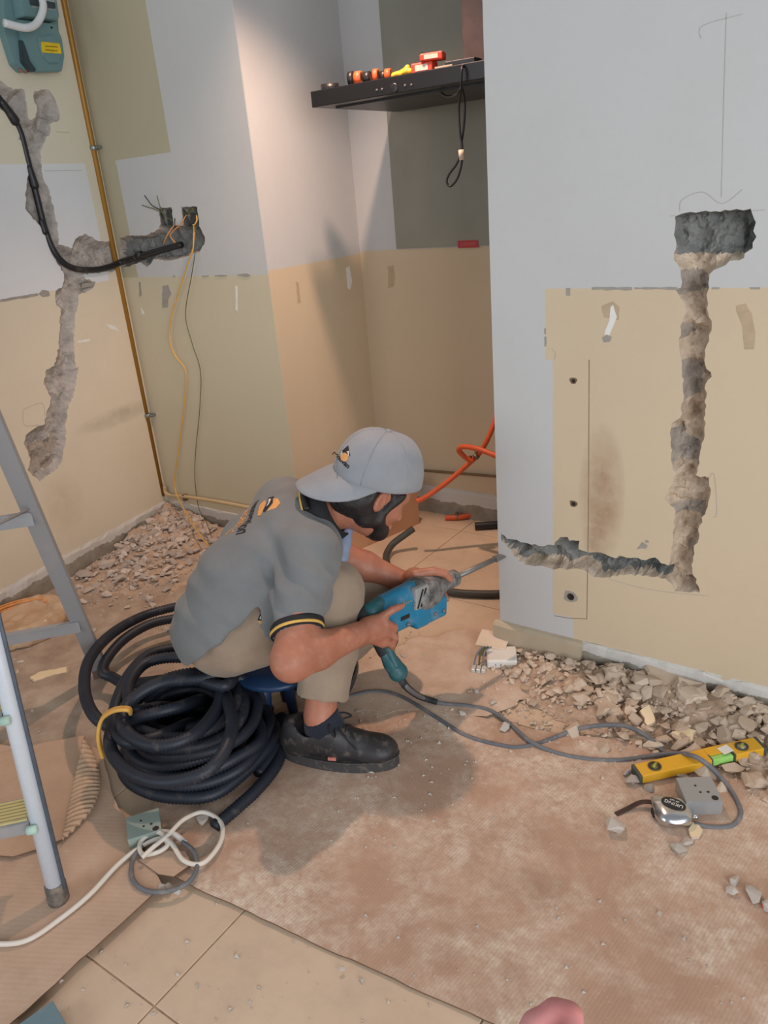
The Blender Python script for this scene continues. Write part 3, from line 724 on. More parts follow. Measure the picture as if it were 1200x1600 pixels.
slab([(1005,1052),(1040,1033),(1075,1045),(1092,1068),(1060,1080),(1020,1075)], 0.05, 0.028, 'largest broken plaster slab leaning against the right skirting', None, 'plaster_piece', 2, (0.25, 0.1))
slab([(1057,1072),(1098,1080),(1104,1098),(1070,1106),(1055,1092)], 0.045, 0.03, 'squarish tan plaster lump in the middle of the right heap', None, 'plaster_piece', 3, (0.1, 0.1))
slab([(1046,1153),(1065,1144),(1089,1152),(1080,1168),(1062,1164)], 0.015, 0.022, 'plaster piece with cream painted face behind the yellow level', m_facew, 'plaster_piece', 4, (0.2, 0))
slab([(998,1116),(1013,1109),(1025,1130),(1012,1135)], 0.028, 0.014, 'small upright plaster piece with cream face in the right heap', m_facew, 'plaster_piece', 5, (0.3, 0.1))
slab([(928,1105),(945,1096),(970,1115),(968,1121),(940,1117)], 0.02, 0.02, 'pointed tan plaster slab at the front of the right heap', None, 'plaster_piece', 6, (0.1, 0))
slab([(1112,1135),(1125,1126),(1138,1138),(1120,1152)], 0.01, 0.022, 'flat plaster block touching the far end of the yellow level', None, 'plaster_piece', 7, (0.1, 0))
slab([(1160,1090),(1195,1085),(1205,1105),(1170,1115)], 0.03, 0.03, 'broad plaster slab at the right picture edge by the skirting', None, 'plaster_piece', 8, (0.1, 0))
for (x, y, s, lab) in [(962, 1300, 0.052, 'lone pale plaster lump on the cardboard left of the tape measure'),
    (1148, 1380, 0.024, 'small rounded plaster crumb above the grey lump at the right edge'), (1142, 1397, 0.026, 'rounded plaster crumb left of the grey lump at the right edge'), (1175, 1402, 0.046, 'flat grey plaster lump near the right picture edge'),
    (980, 1210, 0.030, 'smooth plaster pebble at the near end of the yellow level'), (988, 1225, 0.040, 'flat plaster pebble below the near end of the yellow level'), (1014, 1235, 0.026, 'small plaster pebble between level and tape measure'),
    (1058, 1330, 0.040, 'flat plaster shard in front of the tape measure'), (1072, 1318, 0.028, 'narrow plaster shard touching the tape measure'), (1198, 1420, 0.03, 'plaster shard cut off by the right picture edge below the lump'),
    (788, 1138, 0.034, 'pale plaster lump against the grey cable'), (770, 1100, 0.024, 'white plaster crumb beside the drill cord'), (722, 1116, 0.022, 'plaster crumb under the drill cord'),
    (745, 1082, 0.018, 'white plaster crumb nearest the cord kink'), (630, 1025, 0.022, 'pale shard in front of the drill handle'), (664, 1024, 0.017, 'small grey crumb right of the drill handle'),
    (560, 1112, 0.016, 'white crumb behind the shoe laces'), (75, 1208, 0.030, 'pale plaster chip on the smooth cardboard flap'), (318, 1283, 0.045, 'grey plaster lump inside the white cable loop'),
    (252, 1392, 0.024, 'grey plaster lump in the gap between the cardboard sheets'), (262, 1390, 0.022, 'second grey lump in the gap between the cardboard sheets'), (280, 1397, 0.022, 'bluish grey chip beside the cable ring on the bare tile'),
    (535, 1516, 0.012, 'tiny dark pebble on the bare tile near the cardboard edge'), (880, 1010, 0.05, 'rounded plaster lump at the left end of the right heap')]:
    P = fl(x, y+4); rock('grey', (P[0], P[1], 0.009 if y > 1060 else 0.003), s*1.32, lab, None, None, 0.2, 0.1, 'plaster_lump')
slab([(1075,1300),(1082,1287),(1092,1292),(1098,1300),(1092,1312),(1080,1314)], 0.008, 0.008, 'cream faced plaster chip touching the tape measure', m_facew, 'plaster_piece', 12)
slab([(0,1408),(18,1400),(14,1415),(0,1422)], 0.012, 0.006, 'flat cream chip at the left picture edge near the ladder foot', m_facew, 'plaster_piece', 13)
slab([(45,1060),(60,1052),(108,1043),(107,1052),(80,1058),(52,1068)], 0.002, 0.006, 'long pale plaster flake behind the ladder', m_facew, 'plaster_piece', 14)
for k, (x, y, s) in enumerate([(132, 905, .10), (170, 890, .12), (140, 925, .07), (190, 910, .08), (35, 1035, .05), (15, 1040, .04), (120, 945, .06), (215, 893, .07), (240, 862, .07), (185, 858, .06)]):
    P = fl(x, y); rock('left', (P[0], P[1], heapz(P, heapL)), s*0.85, 'large flat plaster flake at the front of the left heap', 'large flakes of the left heap', None, 0.2, 0.35, 'plaster_flake')
# ================================================================== SDF MODELLING (solid organic shapes)
class SDF:
    def __init__(s, lo, hi, h):
        s.h = h; s.o = np.array(lo, float); s.n = np.ceil((np.array(hi)-s.o)/h).astype(int)+1
        s.F = np.full(s.n, 9.0, np.float32)
    def _win(s, lo, hi, pad):
        a = np.clip(np.floor((np.array(lo)-pad-s.o)/s.h).astype(int), 0, s.n-1); b = np.clip(np.ceil((np.array(hi)+pad-s.o)/s.h).astype(int)+1, 1, s.n)
        if np.any(b <= a): return None, None
        ax = [np.arange(a[i], b[i])*s.h+s.o[i] for i in range(3)]
        P = np.stack(np.meshgrid(*ax, indexing='ij'), -1)
        return (slice(a[0], b[0]), slice(a[1], b[1]), slice(a[2], b[2])), P
    def _op(s, w, d, k, op):
        A = s.F[w]
        if op == 'u':
            if k > 0:
                hh = np.clip(0.5+0.5*(A-d)/k, 0, 1); s.F[w] = (A+(d-A)*hh-k*hh*(1-hh)).astype(np.float32)
            else: s.F[w] = np.minimum(A, d)
        elif op == 's':
            d = -d
            if k > 0:
                hh = np.clip(0.5-0.5*(A-d)/k, 0, 1); s.F[w] = (A+(d-A)*hh+k*hh*(1-hh)).astype(np.float32)
            else: s.F[w] = np.maximum(A, d)
    def cone(s, a, b, ra, rb=None, k=0.015, op='u', sq=None):
        a = np.array(a, float); b = np.array(b, float); rb = ra if rb is None else rb
        w, P = s._win(np.minimum(a, b)-max(ra, rb), np.maximum(a, b)+max(ra, rb), 2.2*k+3*s.h)
        if w is None: return s
        ab = b-a; L2 = ab@ab+1e-12; t = np.clip(((P-a)@ab)/L2, 0, 1)
        d = np.linalg.norm(P-a-t[..., None]*ab, axis=-1)-(ra+(rb-ra)*t); s._op(w, d, k, op); return s
    def chain(s, pts, rs, k=0.012, op='u'):
        for i in range(len(pts)-1): s.cone(pts[i], pts[i+1], rs[i], rs[i+1], k, op)
        return s
    def ell(s, c, r, R=None, k=0.015, op='u'):
        c = np.array(c, float); r = np.array(r, float); m = r.max()
        w, P = s._win(c-m, c+m, 2.2*k+3*s.h)
        if w is None: return s
        q = (P-c) if R is None else (P-c)@np.array(R)
        k0 = np.linalg.norm(q/r, axis=-1); k1 = np.linalg.norm(q/(r*r), axis=-1)
        d = k0*(k0-1)/(k1+1e-9); s._op(w, d, k, op); return s
    def box(s, c, hd, R=None, rad=0.008, k=0.01, op='u'):
        c = np.array(c, float); hd = np.array(hd, float); m = np.linalg.norm(hd)
        w, P = s._win(c-m, c+m, 2.2*k+3*s.h)
        if w is None: return s
        q = np.abs((P-c) if R is None else (P-c)@np.array(R))-(hd-rad)
        d = np.linalg.norm(np.maximum(q, 0), axis=-1)+np.minimum(q.max(-1), 0)-rad; s._op(w, d, k, op); return s
    def cut(s, p, n, k=0.0):
        """keep the side the normal points away from"""
        p = np.array(p, float); n = np.array(n, float); n /= np.linalg.norm(n)
        ax = [np.arange(s.n[i])*s.h+s.o[i] for i in range(3)]
        d = (ax[0][:, None, None]-p[0])*n[0]+(ax[1][None, :, None]-p[1])*n[1]+(ax[2][None, None, :]-p[2])*n[2]
        s.F = np.maximum(s.F, d.astype(np.float32)); return s
    def mesh(s, smooth=1):
        F = s.F; h = s.h; neg = F < 0
        cnt = np.zeros(np.array(F.shape)-1, np.int8)
        for dx in (0, 1):
            for dy in (0, 1):
                for dz in (0, 1):
                    cnt += neg[dx:F.shape[0]-1+dx, dy:F.shape[1]-1+dy, dz:F.shape[2]-1+dz]
        act = (cnt > 0) & (cnt < 8); I = np.argwhere(act); idx = np.full(act.shape, -1, np.int64); idx[act] = np.arange(len(I))
        acc = np.zeros((len(I), 3)); num = np.zeros(len(I))
        cor = [(dx, dy, dz) for dx in (0, 1) for dy in (0, 1) for dz in (0, 1)]
        val = {c: F[I[:, 0]+c[0], I[:, 1]+c[1], I[:, 2]+c[2]] for c in cor}
        for c in cor:
            for ax in range(3):
                if c[ax] == 0:
                    c2 = tuple(1 if i == ax else c[i] for i in range(3)); a, b = val[c], val[c2]; m = (a < 0) != (b < 0)
                    t = np.where(m, a/(a-b+1e-20), 0); p = np.tile(np.array(c, float), (len(I), 1)); p[:, ax] += t
                    acc[m] += p[m]; num[m] += 1
        V = (I+acc/num[:, None])*h+s.o
        quads = []
        for ax in range(3):
            sl0 = [slice(None)]*3; sl1 = [slice(None)]*3; sl0[ax] = slice(0, -1); sl1[ax] = slice(1, None)
            a, b = neg[tuple(sl0)], neg[tuple(sl1)]; E = np.argwhere(a != b)
            o1, o2 = [i for i in range(3) if i != ax]
            ok = (E[:, o1] > 0) & (E[:, o2] > 0) & (E[:, o1] < F.shape[o1]-1) & (E[:, o2] < F.shape[o2]-1); E = E[ok]
            def cell(d1, d2):
                q = E.copy(); q[:, o1] += d1; q[:, o2] += d2; return idx[q[:, 0], q[:, 1], q[:, 2]]
            Q = np.stack([cell(-1, -1), cell(0, -1), cell(0, 0), cell(-1, 0)], 1)
            fl_ = a[E[:, 0], E[:, 1], E[:, 2]]
            if ax == 1: fl_ = ~fl_
            Q[~fl_] = Q[~fl_][:, ::-1]; quads.append(Q)
        Q = np.concatenate(quads); Q = Q[(Q >= 0).all(1)]
        for _ in range(smooth):
            S = np.zeros_like(V); c = np.zeros(len(V))
            for i in range(4):
                for j in ((i+1) % 4, (i-1) % 4):
                    np.add.at(S, Q[:, i], V[Q[:, j]]); np.add.at(c, Q[:, i], 1)
            V = 0.5*V+0.5*S/np.maximum(c, 1)[:, None]
        return V, Q
def vnormals(V, Q):
    n = np.cross(V[Q[:, 2]]-V[Q[:, 0]], V[Q[:, 3]]-V[Q[:, 1]]); N = np.zeros_like(V)
    for i in range(4): np.add.at(N, Q[:, i], n)
    return N/(np.linalg.norm(N, axis=1)[:, None]+1e-12)
def mkq(name, V, Q, mat, parent=None, smooth=True):
    me = bpy.data.meshes.new(name); me.vertices.add(len(V)); me.vertices.foreach_set('co', np.asarray(V, np.float32).ravel())
    me.loops.add(Q.size); me.loops.foreach_set('vertex_index', np.asarray(Q, np.int32).ravel())
    me.polygons.add(len(Q)); me.polygons.foreach_set('loop_start', np.arange(0, Q.size, 4, dtype=np.int32)); me.polygons.foreach_set('loop_total', np.full(len(Q), 4, np.int32))
    me.update(calc_edges=True); me.validate()
    for m in (mat if isinstance(mat, (list, tuple)) else [mat]): me.materials.append(m)
    me.polygons.foreach_set('use_smooth', [True]*len(me.polygons)) if smooth else None
    o = bpy.data.objects.new(name, me); COL.objects.link(o)
    if parent is not None: o.parent = parent
    return o
# ================================================================== THE WORKER
D = at_d
un = lambda v: np.array(v, float)/np.linalg.norm(v)
LEFT = un((-0.40, 0.92, 0.0))
hipR = D(356, 985, 2.10); hipL = hipR + LEFT*0.20; Pc = (hipR+hipL)/2
kneeR = D(520, 920, 2.09); ankR = D(500, 1118, 2.085)
kneeL = D(592, 926, 2.37); ankL = fl(522, 1040, 0.09)
M = D(402, 893, 2.17); Sc = D(462, 822, 2.16)
shR = D(482, 862, 2.01); shL = Sc+(Sc-shR)*0.95
elR = D(455, 1032, 1.885); wrR = D(558, 992, 2.015)
elL = D(525, 866, 2.27); wrL = D(637, 911, 2.30)
neck = D(514, 800, 2.13)
PIT = math.radians(40); HF = un((math.cos(math.radians(65))*math.cos(PIT), math.sin(math.radians(65))*math.cos(PIT), -math.sin(PIT))); HU0 = un((math.cos(math.radians(65))*math.sin(0.42), math.sin(math.radians(65))*math.sin(0.42), math.cos(0.42)))
HL = un(np.cross((0, 0, 1), HF)); HL = un(HL+np.array([0, 0, 0.06])); HU = un(np.cross(HF, HL)); HL = np.cross(HU, HF)
HR3 = np.column_stack([HF, HL, HU])
Hc = D(583, 768, 2.10)
hp = lambda a, b, c: Hc+HF*a+HL*b+HU*c

t = NT('skin'); o_ = t.obj(); c_ = t.ramp(t.noise(o_, 9, 5, 0.6), [(0.3, srgb(160, 100, 78)), (0.7, srgb(186, 124, 98))])
c_ = t.mix(t.math('MULTIPLY', t.ramp(t.noise(o_, 38, 4, 0.7), [(0.5, 0.0), (0.75, 1.0)]), 0.18), c_, srgb(214, 188, 170))
t.bump(t.noise(o_, 220, 4), 0.12, 0.001); m_skin = t.out(c_, 0.52)
m_skin.node_tree.nodes['Principled BSDF'].inputs['Subsurface Weight'].default_value = 0.12; m_skin.node_tree.nodes['Principled BSDF'].inputs['Subsurface Radius'].default_value = (0.012, 0.005, 0.003)
def cloth_mat(name, a, b, weave=900, bump=0.12, dust=0.0):
    t = NT(name); o = t.obj(); c = t.ramp(t.noise(o, 7, 5, 0.6), [(0.3, a), (0.7, b)])
    if dust > 0: c = t.mix(t.math('MULTIPLY', t.ramp(t.noise(o, 16, 6, 0.7), [(0.5, 0.0), (0.8, 1.0)]), dust), c, _dustcol)
    t.bump(t.noise(o, weave, 2), bump, 0.001); m = t.out(c, 0.9, 0, 0.15); t.b.inputs['Sheen Weight'].default_value = 0.15; return m
m_shirt = cloth_mat('shirt_grey', srgb(116, 118, 119), srgb(130, 131, 131))
m_trouser = cloth_mat('trouser_khaki', srgb(146, 128, 111), srgb(164, 146, 127), 900, 0.12, 0.15)
m_hair = simple('hair_black', srgb(34, 28, 28), 0.45, 0, 0.3, 60, 0.5, 260, 0.004)
m_cap = cloth_mat('cap_grey', srgb(142, 144, 149), srgb(158, 160, 164), 1200)
m_black = simple('black_cloth', srgb(30, 30, 34), 0.8, 0, 0.2)
m_ytrim = simple('yellow_trim', srgb(222, 178, 92), 0.7, 0, 0.08)
m_orange = simple('logo_orange', srgb(228, 164, 98), 0.8, 0, 0.08, 60)
m_logow = simple('logo_white', srgb(226, 222, 216), 0.8, 0, 0.04)
m_logob = simple('logo_black', srgb(34, 32, 34), 0.8, 0, 0.1)
m_collarflap = cloth_mat('collar_flap_bluish', srgb(132, 148, 176), srgb(148, 162, 188))

man = empty('person', (float(Pc[0]), float(Pc[1]), 0.0)); tag(man, 'worker in grey polo shirt and backwards cap squatting with a blue hammer drill', 'person')
bpy.context.view_layer.update()
def adopt(o, par=None):
    o.parent = par or man; o.matrix_parent_inverse = Matrix.Translation(Vector(man.location)*-1) if par is None else Matrix.Identity(4); return o

# drill frame first: hands close around it
dr0 = D(588, 957, 2.10); dr1 = D(705, 906, 2.31)
DX = un(dr1-dr0); DY = un(np.cross((0, 0, 1), DX)); DZ = np.cross(DX, DY); DR = np.column_stack([DX, DY, DZ])
dp = lambda x, y, z: dr0+DX*x+DY*y+DZ*z
DL = float(np.linalg.norm(dr1-dr0))

# ---- skin body, one continuous surface
S = SDF((-1.72, 1.00, 0.03), (-0.90, 1.95, 0.92), 0.0036)
S.chain([Pc, M, Sc-np.array([0, 0, 0.04])], [0.09, 0.09, 0.07], 0.03); S.chain([shR, Sc-np.array([0, 0, 0.03]), shL-np.array([0, 0, 0.02])], [0.05, 0.055, 0.045], 0.02)
S.chain([Sc-np.array([0, 0, 0.02]), neck, hp(-0.02, 0, -0.05)], [0.052, 0.054, 0.055], 0.012)
for a, b, c in ((hipR, kneeR, ankR), (hipL, kneeL, ankL)): S.chain([a, b, c], [0.08, 0.055, 0.036], 0.02)
mcalf = kneeR*0.45+ankR*0.55; S.cone(mcalf-DX*0.0, ankR, 0.045, 0.037, 0.02); S.cone(ankR, ankR-np.array([0, 0, 0.06]), 0.037, 0.04, 0.02)
# right arm
mfR = elR*0.62+wrR*0.38
S.chain([shR, shR*0.4+elR*0.6, elR], [0.056, 0.050, 0.044], 0.015)
S.cone(elR+np.array([0, 0, -0.004]), mfR, 0.046, 0.046, 0.03); S.cone(mfR, wrR, 0.046, 0.031, 0.02)
# left arm
mfL = elL*0.6+wrL*0.4
S.chain([shL-np.array([0, 0, 0.02]), elL], [0.048, 0.044], 0.02); S.cone(elL, mfL, 0.044, 0.041, 0.02); S.cone(mfL, wrL, 0.041, 0.029, 0.02)
# right hand: fist round the grip, index along the motor housing
kc = 0.0035
pR = D(582, 984, 2.040)
S.cone(wrR, pR, 0.028, 0.030, 0.015); S.cone(D(578, 976, 2.040), D(597, 968, 2.045), 0.022, 0.018, 0.014); S.cone(D(578, 992, 2.040), D(598, 1003, 2.055), 0.022, 0.016, 0.014); S.cone(pR, D(601, 986, 2.045), 0.026, 0.018, 0.014)
S.chain([D(598, 963, 2.040), D(613, 953, 2.045), D(622, 949, 2.055), D(629, 946, 2.065)], [0.0115, 0.0100, 0.0090, 0.0075], kc)
S.chain([D(604, 975, 2.040), D(616, 980, 2.060), D(615, 988, 2.095), D(605, 991, 2.115)], [0.0120, 0.0105, 0.0095, 0.0080], kc)
S.chain([D(606, 989, 2.045), D(617, 995, 2.065), D(615, 1003, 2.100), D(604, 1004, 2.120)], [0.0118, 0.0102, 0.0092, 0.0080], kc)
S.chain([D(603, 1003, 2.055), D(613, 1008, 2.070), D(611, 1015, 2.100), D(602, 1015, 2.115)], [0.0105, 0.0092, 0.0082, 0.0070], kc)
S.chain([D(570, 975, 2.055), D(582, 963, 2.090), D(594, 962, 2.125), D(604, 968, 2.135)], [0.017, 0.0125, 0.0110, 0.009], kc)
# left hand: over the front of the gearbox from the far side
S.cone(wrL, dp(DL-0.115, 0.040, 0.034), 0.029, 0.026, 0.015); S.cone(dp(DL-0.12, 0.046, 0.030), dp(DL-0.06, 0.050, 0.012), 0.024, 0.019, 0.014); S.cone(dp(DL-0.12, 0.056, 0.010), dp(DL-0.065, 0.058, -0.014), 0.020, 0.016, 0.014)
S.chain([dp(DL-0.125, 0.030, 0.046), dp(DL-0.085, -0.004, 0.054), dp(DL-0.055, -0.022, 0.043), dp(DL-0.040, -0.030, 0.022)], [0.0150, 0.0125, 0.0112, 0.0088], kc)
S.chain([dp(DL-0.055, 0.046, 0.018), dp(DL-0.032, 0.036, -0.010), dp(DL-0.026, 0.014, -0.032), dp(DL-0.028, -0.010, -0.050)], [0.0118, 0.0105, 0.0097, 0.0080], kc)
S.chain([dp(DL-0.060, 0.052, 0.004), dp(DL-0.042, 0.044, -0.032), dp(DL-0.034, 0.020, -0.056), dp(DL-0.036, -0.006, -0.072)], [0.0118, 0.0105, 0.0097, 0.0080], kc)
S.chain([dp(DL-0.066, 0.056, -0.010), dp(DL-0.056, 0.048, -0.054), dp(DL-0.050, 0.026, -0.082), dp(DL-0.050, 0.0, -0.092)], [0.0112, 0.0100, 0.0092, 0.0078], kc)
S.chain([dp(DL-0.076, 0.058, -0.018), dp(DL-0.072, 0.050, -0.062), dp(DL-0.068, 0.030, -0.092), dp(DL-0.068, 0.008, -0.098)], [0.0102, 0.0090, 0.0082, 0.0070], kc)
# head
S.ell(hp(-0.005, 0, 0.030), (0.098, 0.076, 0.100), HR3, 0.02)
S.ell(hp(0.030, 0, -0.030), (0.062, 0.062, 0.085), HR3, 0.03)
S.ell(hp(0.040, 0, -0.072), (0.042, 0.045, 0.033), HR3, 0.025)
S.cone(hp(0.088, 0, 0.012), hp(0.112, 0, -0.028), 0.010, 0.014, 0.012)          # nose
S.cone(hp(0.078, 0.030, 0.028), hp(0.078, -0.030, 0.028), 0.014, 0.014, 0.015)  # brow
for sgn in (1, -1):
    S.ell(hp(0.074, sgn*0.030, 0.006), (0.010, 0.016, 0.009), HR3, 0.006, 's')
    S.ell(hp(0.072, sgn*0.030, 0.006), (0.011, 0.012, 0.011), HR3, 0.003)
    S.ell(hp(0.052, sgn*0.050, -0.022), (0.024, 0.018, 0.022), HR3, 0.02)        # cheek
    er = np.column_stack([un(HF*0.95-HL*sgn*0.3), HL, HU])
    S.ell(hp(-0.018, sgn*0.079, -0.012), (0.017, 0.009, 0.030), HR3, 0.006); S.ell(hp(-0.014, sgn*0.088, -0.008), (0.011, 0.006, 0.020), HR3, 0.005, 's')
S.cone(hp(0.092, 0.018, -0.062), hp(0.092, -0.018, -0.062), 0.009, 0.009, 0.008)  # lips
V, Q = S.mesh(1)
body = adopt(mkq('body', V, Q, m_skin))

# ---- hair and beard
S = SDF(Hc-0.24, Hc+0.24, 0.0045)
S.ell(hp(-0.018, 0, 0.010), (0.100, 0.084, 0.095), HR3, 0.02); S.ell(hp(-0.062, 0, -0.035), (0.050, 0.066, 0.060), HR3, 0.03)
S.cone(hp(0.040, -0.070, 0.03), hp(0.016, -0.071, -0.02), 0.014, 0.010, 0.01); S.cone(hp(0.040, 0.070, 0.03), hp(0.016, 0.071, -0.02), 0.014, 0.010, 0.01)
S.box(hp(0.115, 0, 0.0), (0.06, 0.12, 0.14), HR3, 0.02, 0.015, 's')
for sgn in (1, -1): S.ell(hp(-0.010, sgn*0.085, -0.012), (0.026, 0.022, 0.040), HR3, 0.010, 's')
S.chain([hp(0.014, -0.070, -0.01), hp(0.020, -0.066, -0.055), hp(0.058, -0.040, -0.082), hp(0.074, 0, -0.088), hp(0.058, 0.040, -0.082), hp(0.020, 0.066, -0.055), hp(0.014, 0.070, -0.01)], [0.006, 0.012, 0.023, 0.028, 0.023, 0.012, 0.006], 0.012)
S.ell(hp(0.048, 0, -0.082), (0.045, 0.048, 0.028), HR3, 0.02)
CF0 = un((math.cos(math.radians(44))*math.cos(0.30), math.sin(math.radians(44))*math.cos(0.30), -math.sin(0.30))); CL0 = un(np.cross((0, 0, 1), CF0)+np.array([0, 0, 0.05])); CU0 = un(np.cross(CF0, CL0)); cc0 = Hc+HU0*0.054
for sgn in (1, -1): S.cone(hp(-0.035, sgn*0.050, -0.020), hp(-0.010, sgn*0.046, -0.070), 0.034, 0.028, 0.02)
for sgn in (1, -1): S.ell(hp(-0.010, sgn*0.088, -0.012), (0.024, 0.020, 0.036), HR3, 0.008, 's')
S.cut(cc0-CU0*0.016, CU0); S.cut(cc0-CF0*0.112-CU0*0.036, un(CU0-CF0*0.80))
V, Q = S.mesh(1); N = vnormals(V, Q); loc = (V-Hc)@HR3
V = V+N*(0.0035*vnoise(np.stack([loc[:, 0]*60, loc[:, 1]*60, loc[:, 2]*14], 1), 1, 3))[:, None]
hair = adopt(mkq('hair', V, Q, m_hair)); hair['label'] = 'black hair and beard'
lock = MB(); b0 = hp(-0.085, 0.00, -0.045)
for k in range(7):
    a = (k-3)*0.018; pts = [hp(-0.07, a*0.8, -0.03), D(495, 765, 2.10)+LEFT*a*0.5, D(478, 768, 2.08)+LEFT*a*0.4+np.array([0, 0, 0.002*k]), D(484, 792, 2.06)+LEFT*a*0.4]
    lock.tube(catmull(pts, 6), 0.009, 7)
hl = adopt(lock.build('hair_tail', m_hair)); 

# ---- cap, worn with the peak to the back
cap = MB(); CF_ = un((math.cos(math.radians(44))*math.cos(0.30), math.sin(math.radians(44))*math.cos(0.30), -math.sin(0.30))); CL_ = un(np.cross((0, 0, 1), CF_)+np.array([0, 0, 0.05])); CUp = un(np.cross(CF_, CL_)); CL_ = np.cross(CUp, CF_)
RC = np.column_stack([CF_, CL_, CUp]); cc = Hc+HU0*0.054; crx, cry, crz = 0.122, 0.112, 0.118
nv, nu = 14, 48; gv = []; gf = []
tiltc = 0.10
def capP(a, e, k=1.0):
    # e: 0 at the rim .. 1 at the button
    ph = e*math.pi/2; low = -0.012-0.020*math.cos(a)*0
    r = math.cos(ph)**0.85 if e < 1 else 0.0
    pleat = 1+0.010*abs(math.sin(3*a))*math.cos(ph)
    dent = 0.006*math.sin(2*a+1)*math.sin(ph*2)
    z = low+(crz-low)*math.sin(ph)+dent
    if e < 0.18: r *= 1+0.0*e
    return cc+RC@np.array([-crx*r*pleat*math.cos(a)*k, cry*r*pleat*math.sin(a)*k, z])
for i in range(nv+1):
    for j in range(nu): gv.append(capP(2*math.pi*j/nu, i/nv))
for i in range(nv):
    for j in range(nu): gf.append((i*nu+j, i*nu+(j+1) % nu, (i+1)*nu+(j+1) % nu, (i+1)*nu+j))
inn = len(gv)
for i in range(nv+1):
    for j in range(nu): gv.append(capP(2*math.pi*j/nu, i/nv, 0.97)-CUp*0.003)
for i in range(nv):
    for j in range(nu): gf.append((inn+(i+1)*nu+j, inn+(i+1)*nu+(j+1) % nu, inn+i*nu+(j+1) % nu, inn+i*nu+j))
for j in range(nu): gf.append((j, inn+j, inn+(j+1) % nu, (j+1) % nu))
cap.add(gv, gf, 0, True)
cap_o = adopt(cap.build('cap', m_cap)); cap_o['label'] = 'grey baseball cap worn backwards'
def subpart(o, par): o.parent = par; return o
sm_ = MB()
for k in range(6):
    a = 2*math.pi*(k+0.0)/6
    sm_.tube([capP(a, e, 1.004) for e in np.linspace(0.02, 0.97, 14)], 0.0011, 6)
subpart(sm_.build('seam', simple('cap_seam', srgb(150, 152, 157), 0.9)), cap_o)
bt = MB(); bt.lathe([(0.009, 0), (0.008, 0.004), (0.004, 0.006), (0.0001, 0.0065)], capP(0, 1.0)-CUp*0.002, RC, 14); subpart(bt.build('cap_button', m_cap), cap_o)
br = MB(); bv = []; bf = []; NB, NW = 10, 28
for lay in (0, 1):
    for i in range(NB+1):
        s_ = i/NB
        for j in range(NW+1):
            t_a = -1.18+2.36*j/NW; a = t_a-0.24
            base = capP(a, 0.03, 1.0); edge = base+RC@np.array([-0.092*max(0.0, 1-(abs(t_a)/1.18)**2.4)**0.55, 0, 0])
            ctr = abs(t_a)/1.18
            lf_ = max(0.0, 1-ctr**2.4)**0.55; p = base+(edge-base)*s_-CUp*((0.058*s_**1.25+0.024*ctr**2*s_)*lf_+0.004)-CUp*0.0035*lay
            bv.append(p)
n1 = (NB+1)*(NW+1)
for lay in (0, 1):
    for i in range(NB):
        for j in range(NW):
            q = (lay*n1+i*(NW+1)+j, lay*n1+i*(NW+1)+j+1, lay*n1+(i+1)*(NW+1)+j+1, lay*n1+(i+1)*(NW+1)+j); bf.append(q if lay == 0 else q[::-1])
for j in range(NW): a_ = NB*(NW+1)+j; bf.append((a_, a_+1, n1+a_+1, n1+a_))
br.add(bv, bf, 0, True); subpart(br.build('peak', m_cap), cap_o)
for i, (x, y) in enumerate([(0, 0)]): pass

# ---- shirt
def seat(S, g):
    S.ell(Pc+np.array([0.022, 0.005, -0.03]), (0.125+g, 0.158+g, 0.116+g), np.column_stack([un(np.cross(LEFT, (0, 0, 1))), LEFT, (0, 0, 1)]), 0.03)
    S.chain([hipR+np.array([0.0, -0.01, -0.01]), hipR*0.5+kneeR*0.5+np.array([0, 0, -0.01])], [0.108+g, 0.104+g], 0.05); S.chain([hipL, hipL*0.5+kneeL*0.5], [0.112+g, 0.10+g], 0.05)
axis = un(Sc-Pc)
S = SDF((-1.85, 0.98, 0.15), (-1.05, 1.95, 0.86), 0.006)
side = LEFT
for k_, (c_, fr, wd) in enumerate([(Pc+axis*0.02, 0.145, 0.10), (M, 0.145, 0.095), (M*0.45+Sc*0.55, 0.14, 0.10)]):
    pass
for sgn in (-1, 1):
    lo_ = Pc+side*sgn*0.075+np.array([-0.03, -0.01, 0.0]); mi_ = M+side*sgn*0.075; up_ = Sc+side*sgn*0.075-np.array([0.0, 0, 0.035])
    S.chain([lo_, mi_, up_], [0.128, 0.135, 0.118], 0.05)
S.chain([shR, Sc+np.array([0, 0, -0.01]), shL], [0.074, 0.092, 0.074], 0.06)
cufR = D(463, 985, 1.93); mdR = shR*0.45+cufR*0.55
S.chain([shR, mdR, cufR], [0.083, 0.072, 0.058], 0.014)
S.cone(cufR, cufR+(elR-shR)*0.12, 0.058, 0.058, 0.01)
cufL = shL*0.25+elL*0.75; S.chain([shL, cufL], [0.083, 0.072], 0.035)
S.cone(Sc, neck*0.6+Sc*0.4, 0.085, 0.066, 0.03)
# hem at the back dips over the trousers
hemp = D(284, 1005, 2.2)
S.cone(Pc+np.array([-0.045, -0.035, -0.03])+LEFT*0.04, Pc+np.array([-0.055, -0.035, -0.085])+LEFT*0.02, 0.128, 0.120, 0.05); S.cone(Pc+np.array([-0.05, 0.05, -0.03]), Pc+np.array([-0.055, 0.05, -0.085]), 0.128, 0.120, 0.05)
seat(S, 0.014)
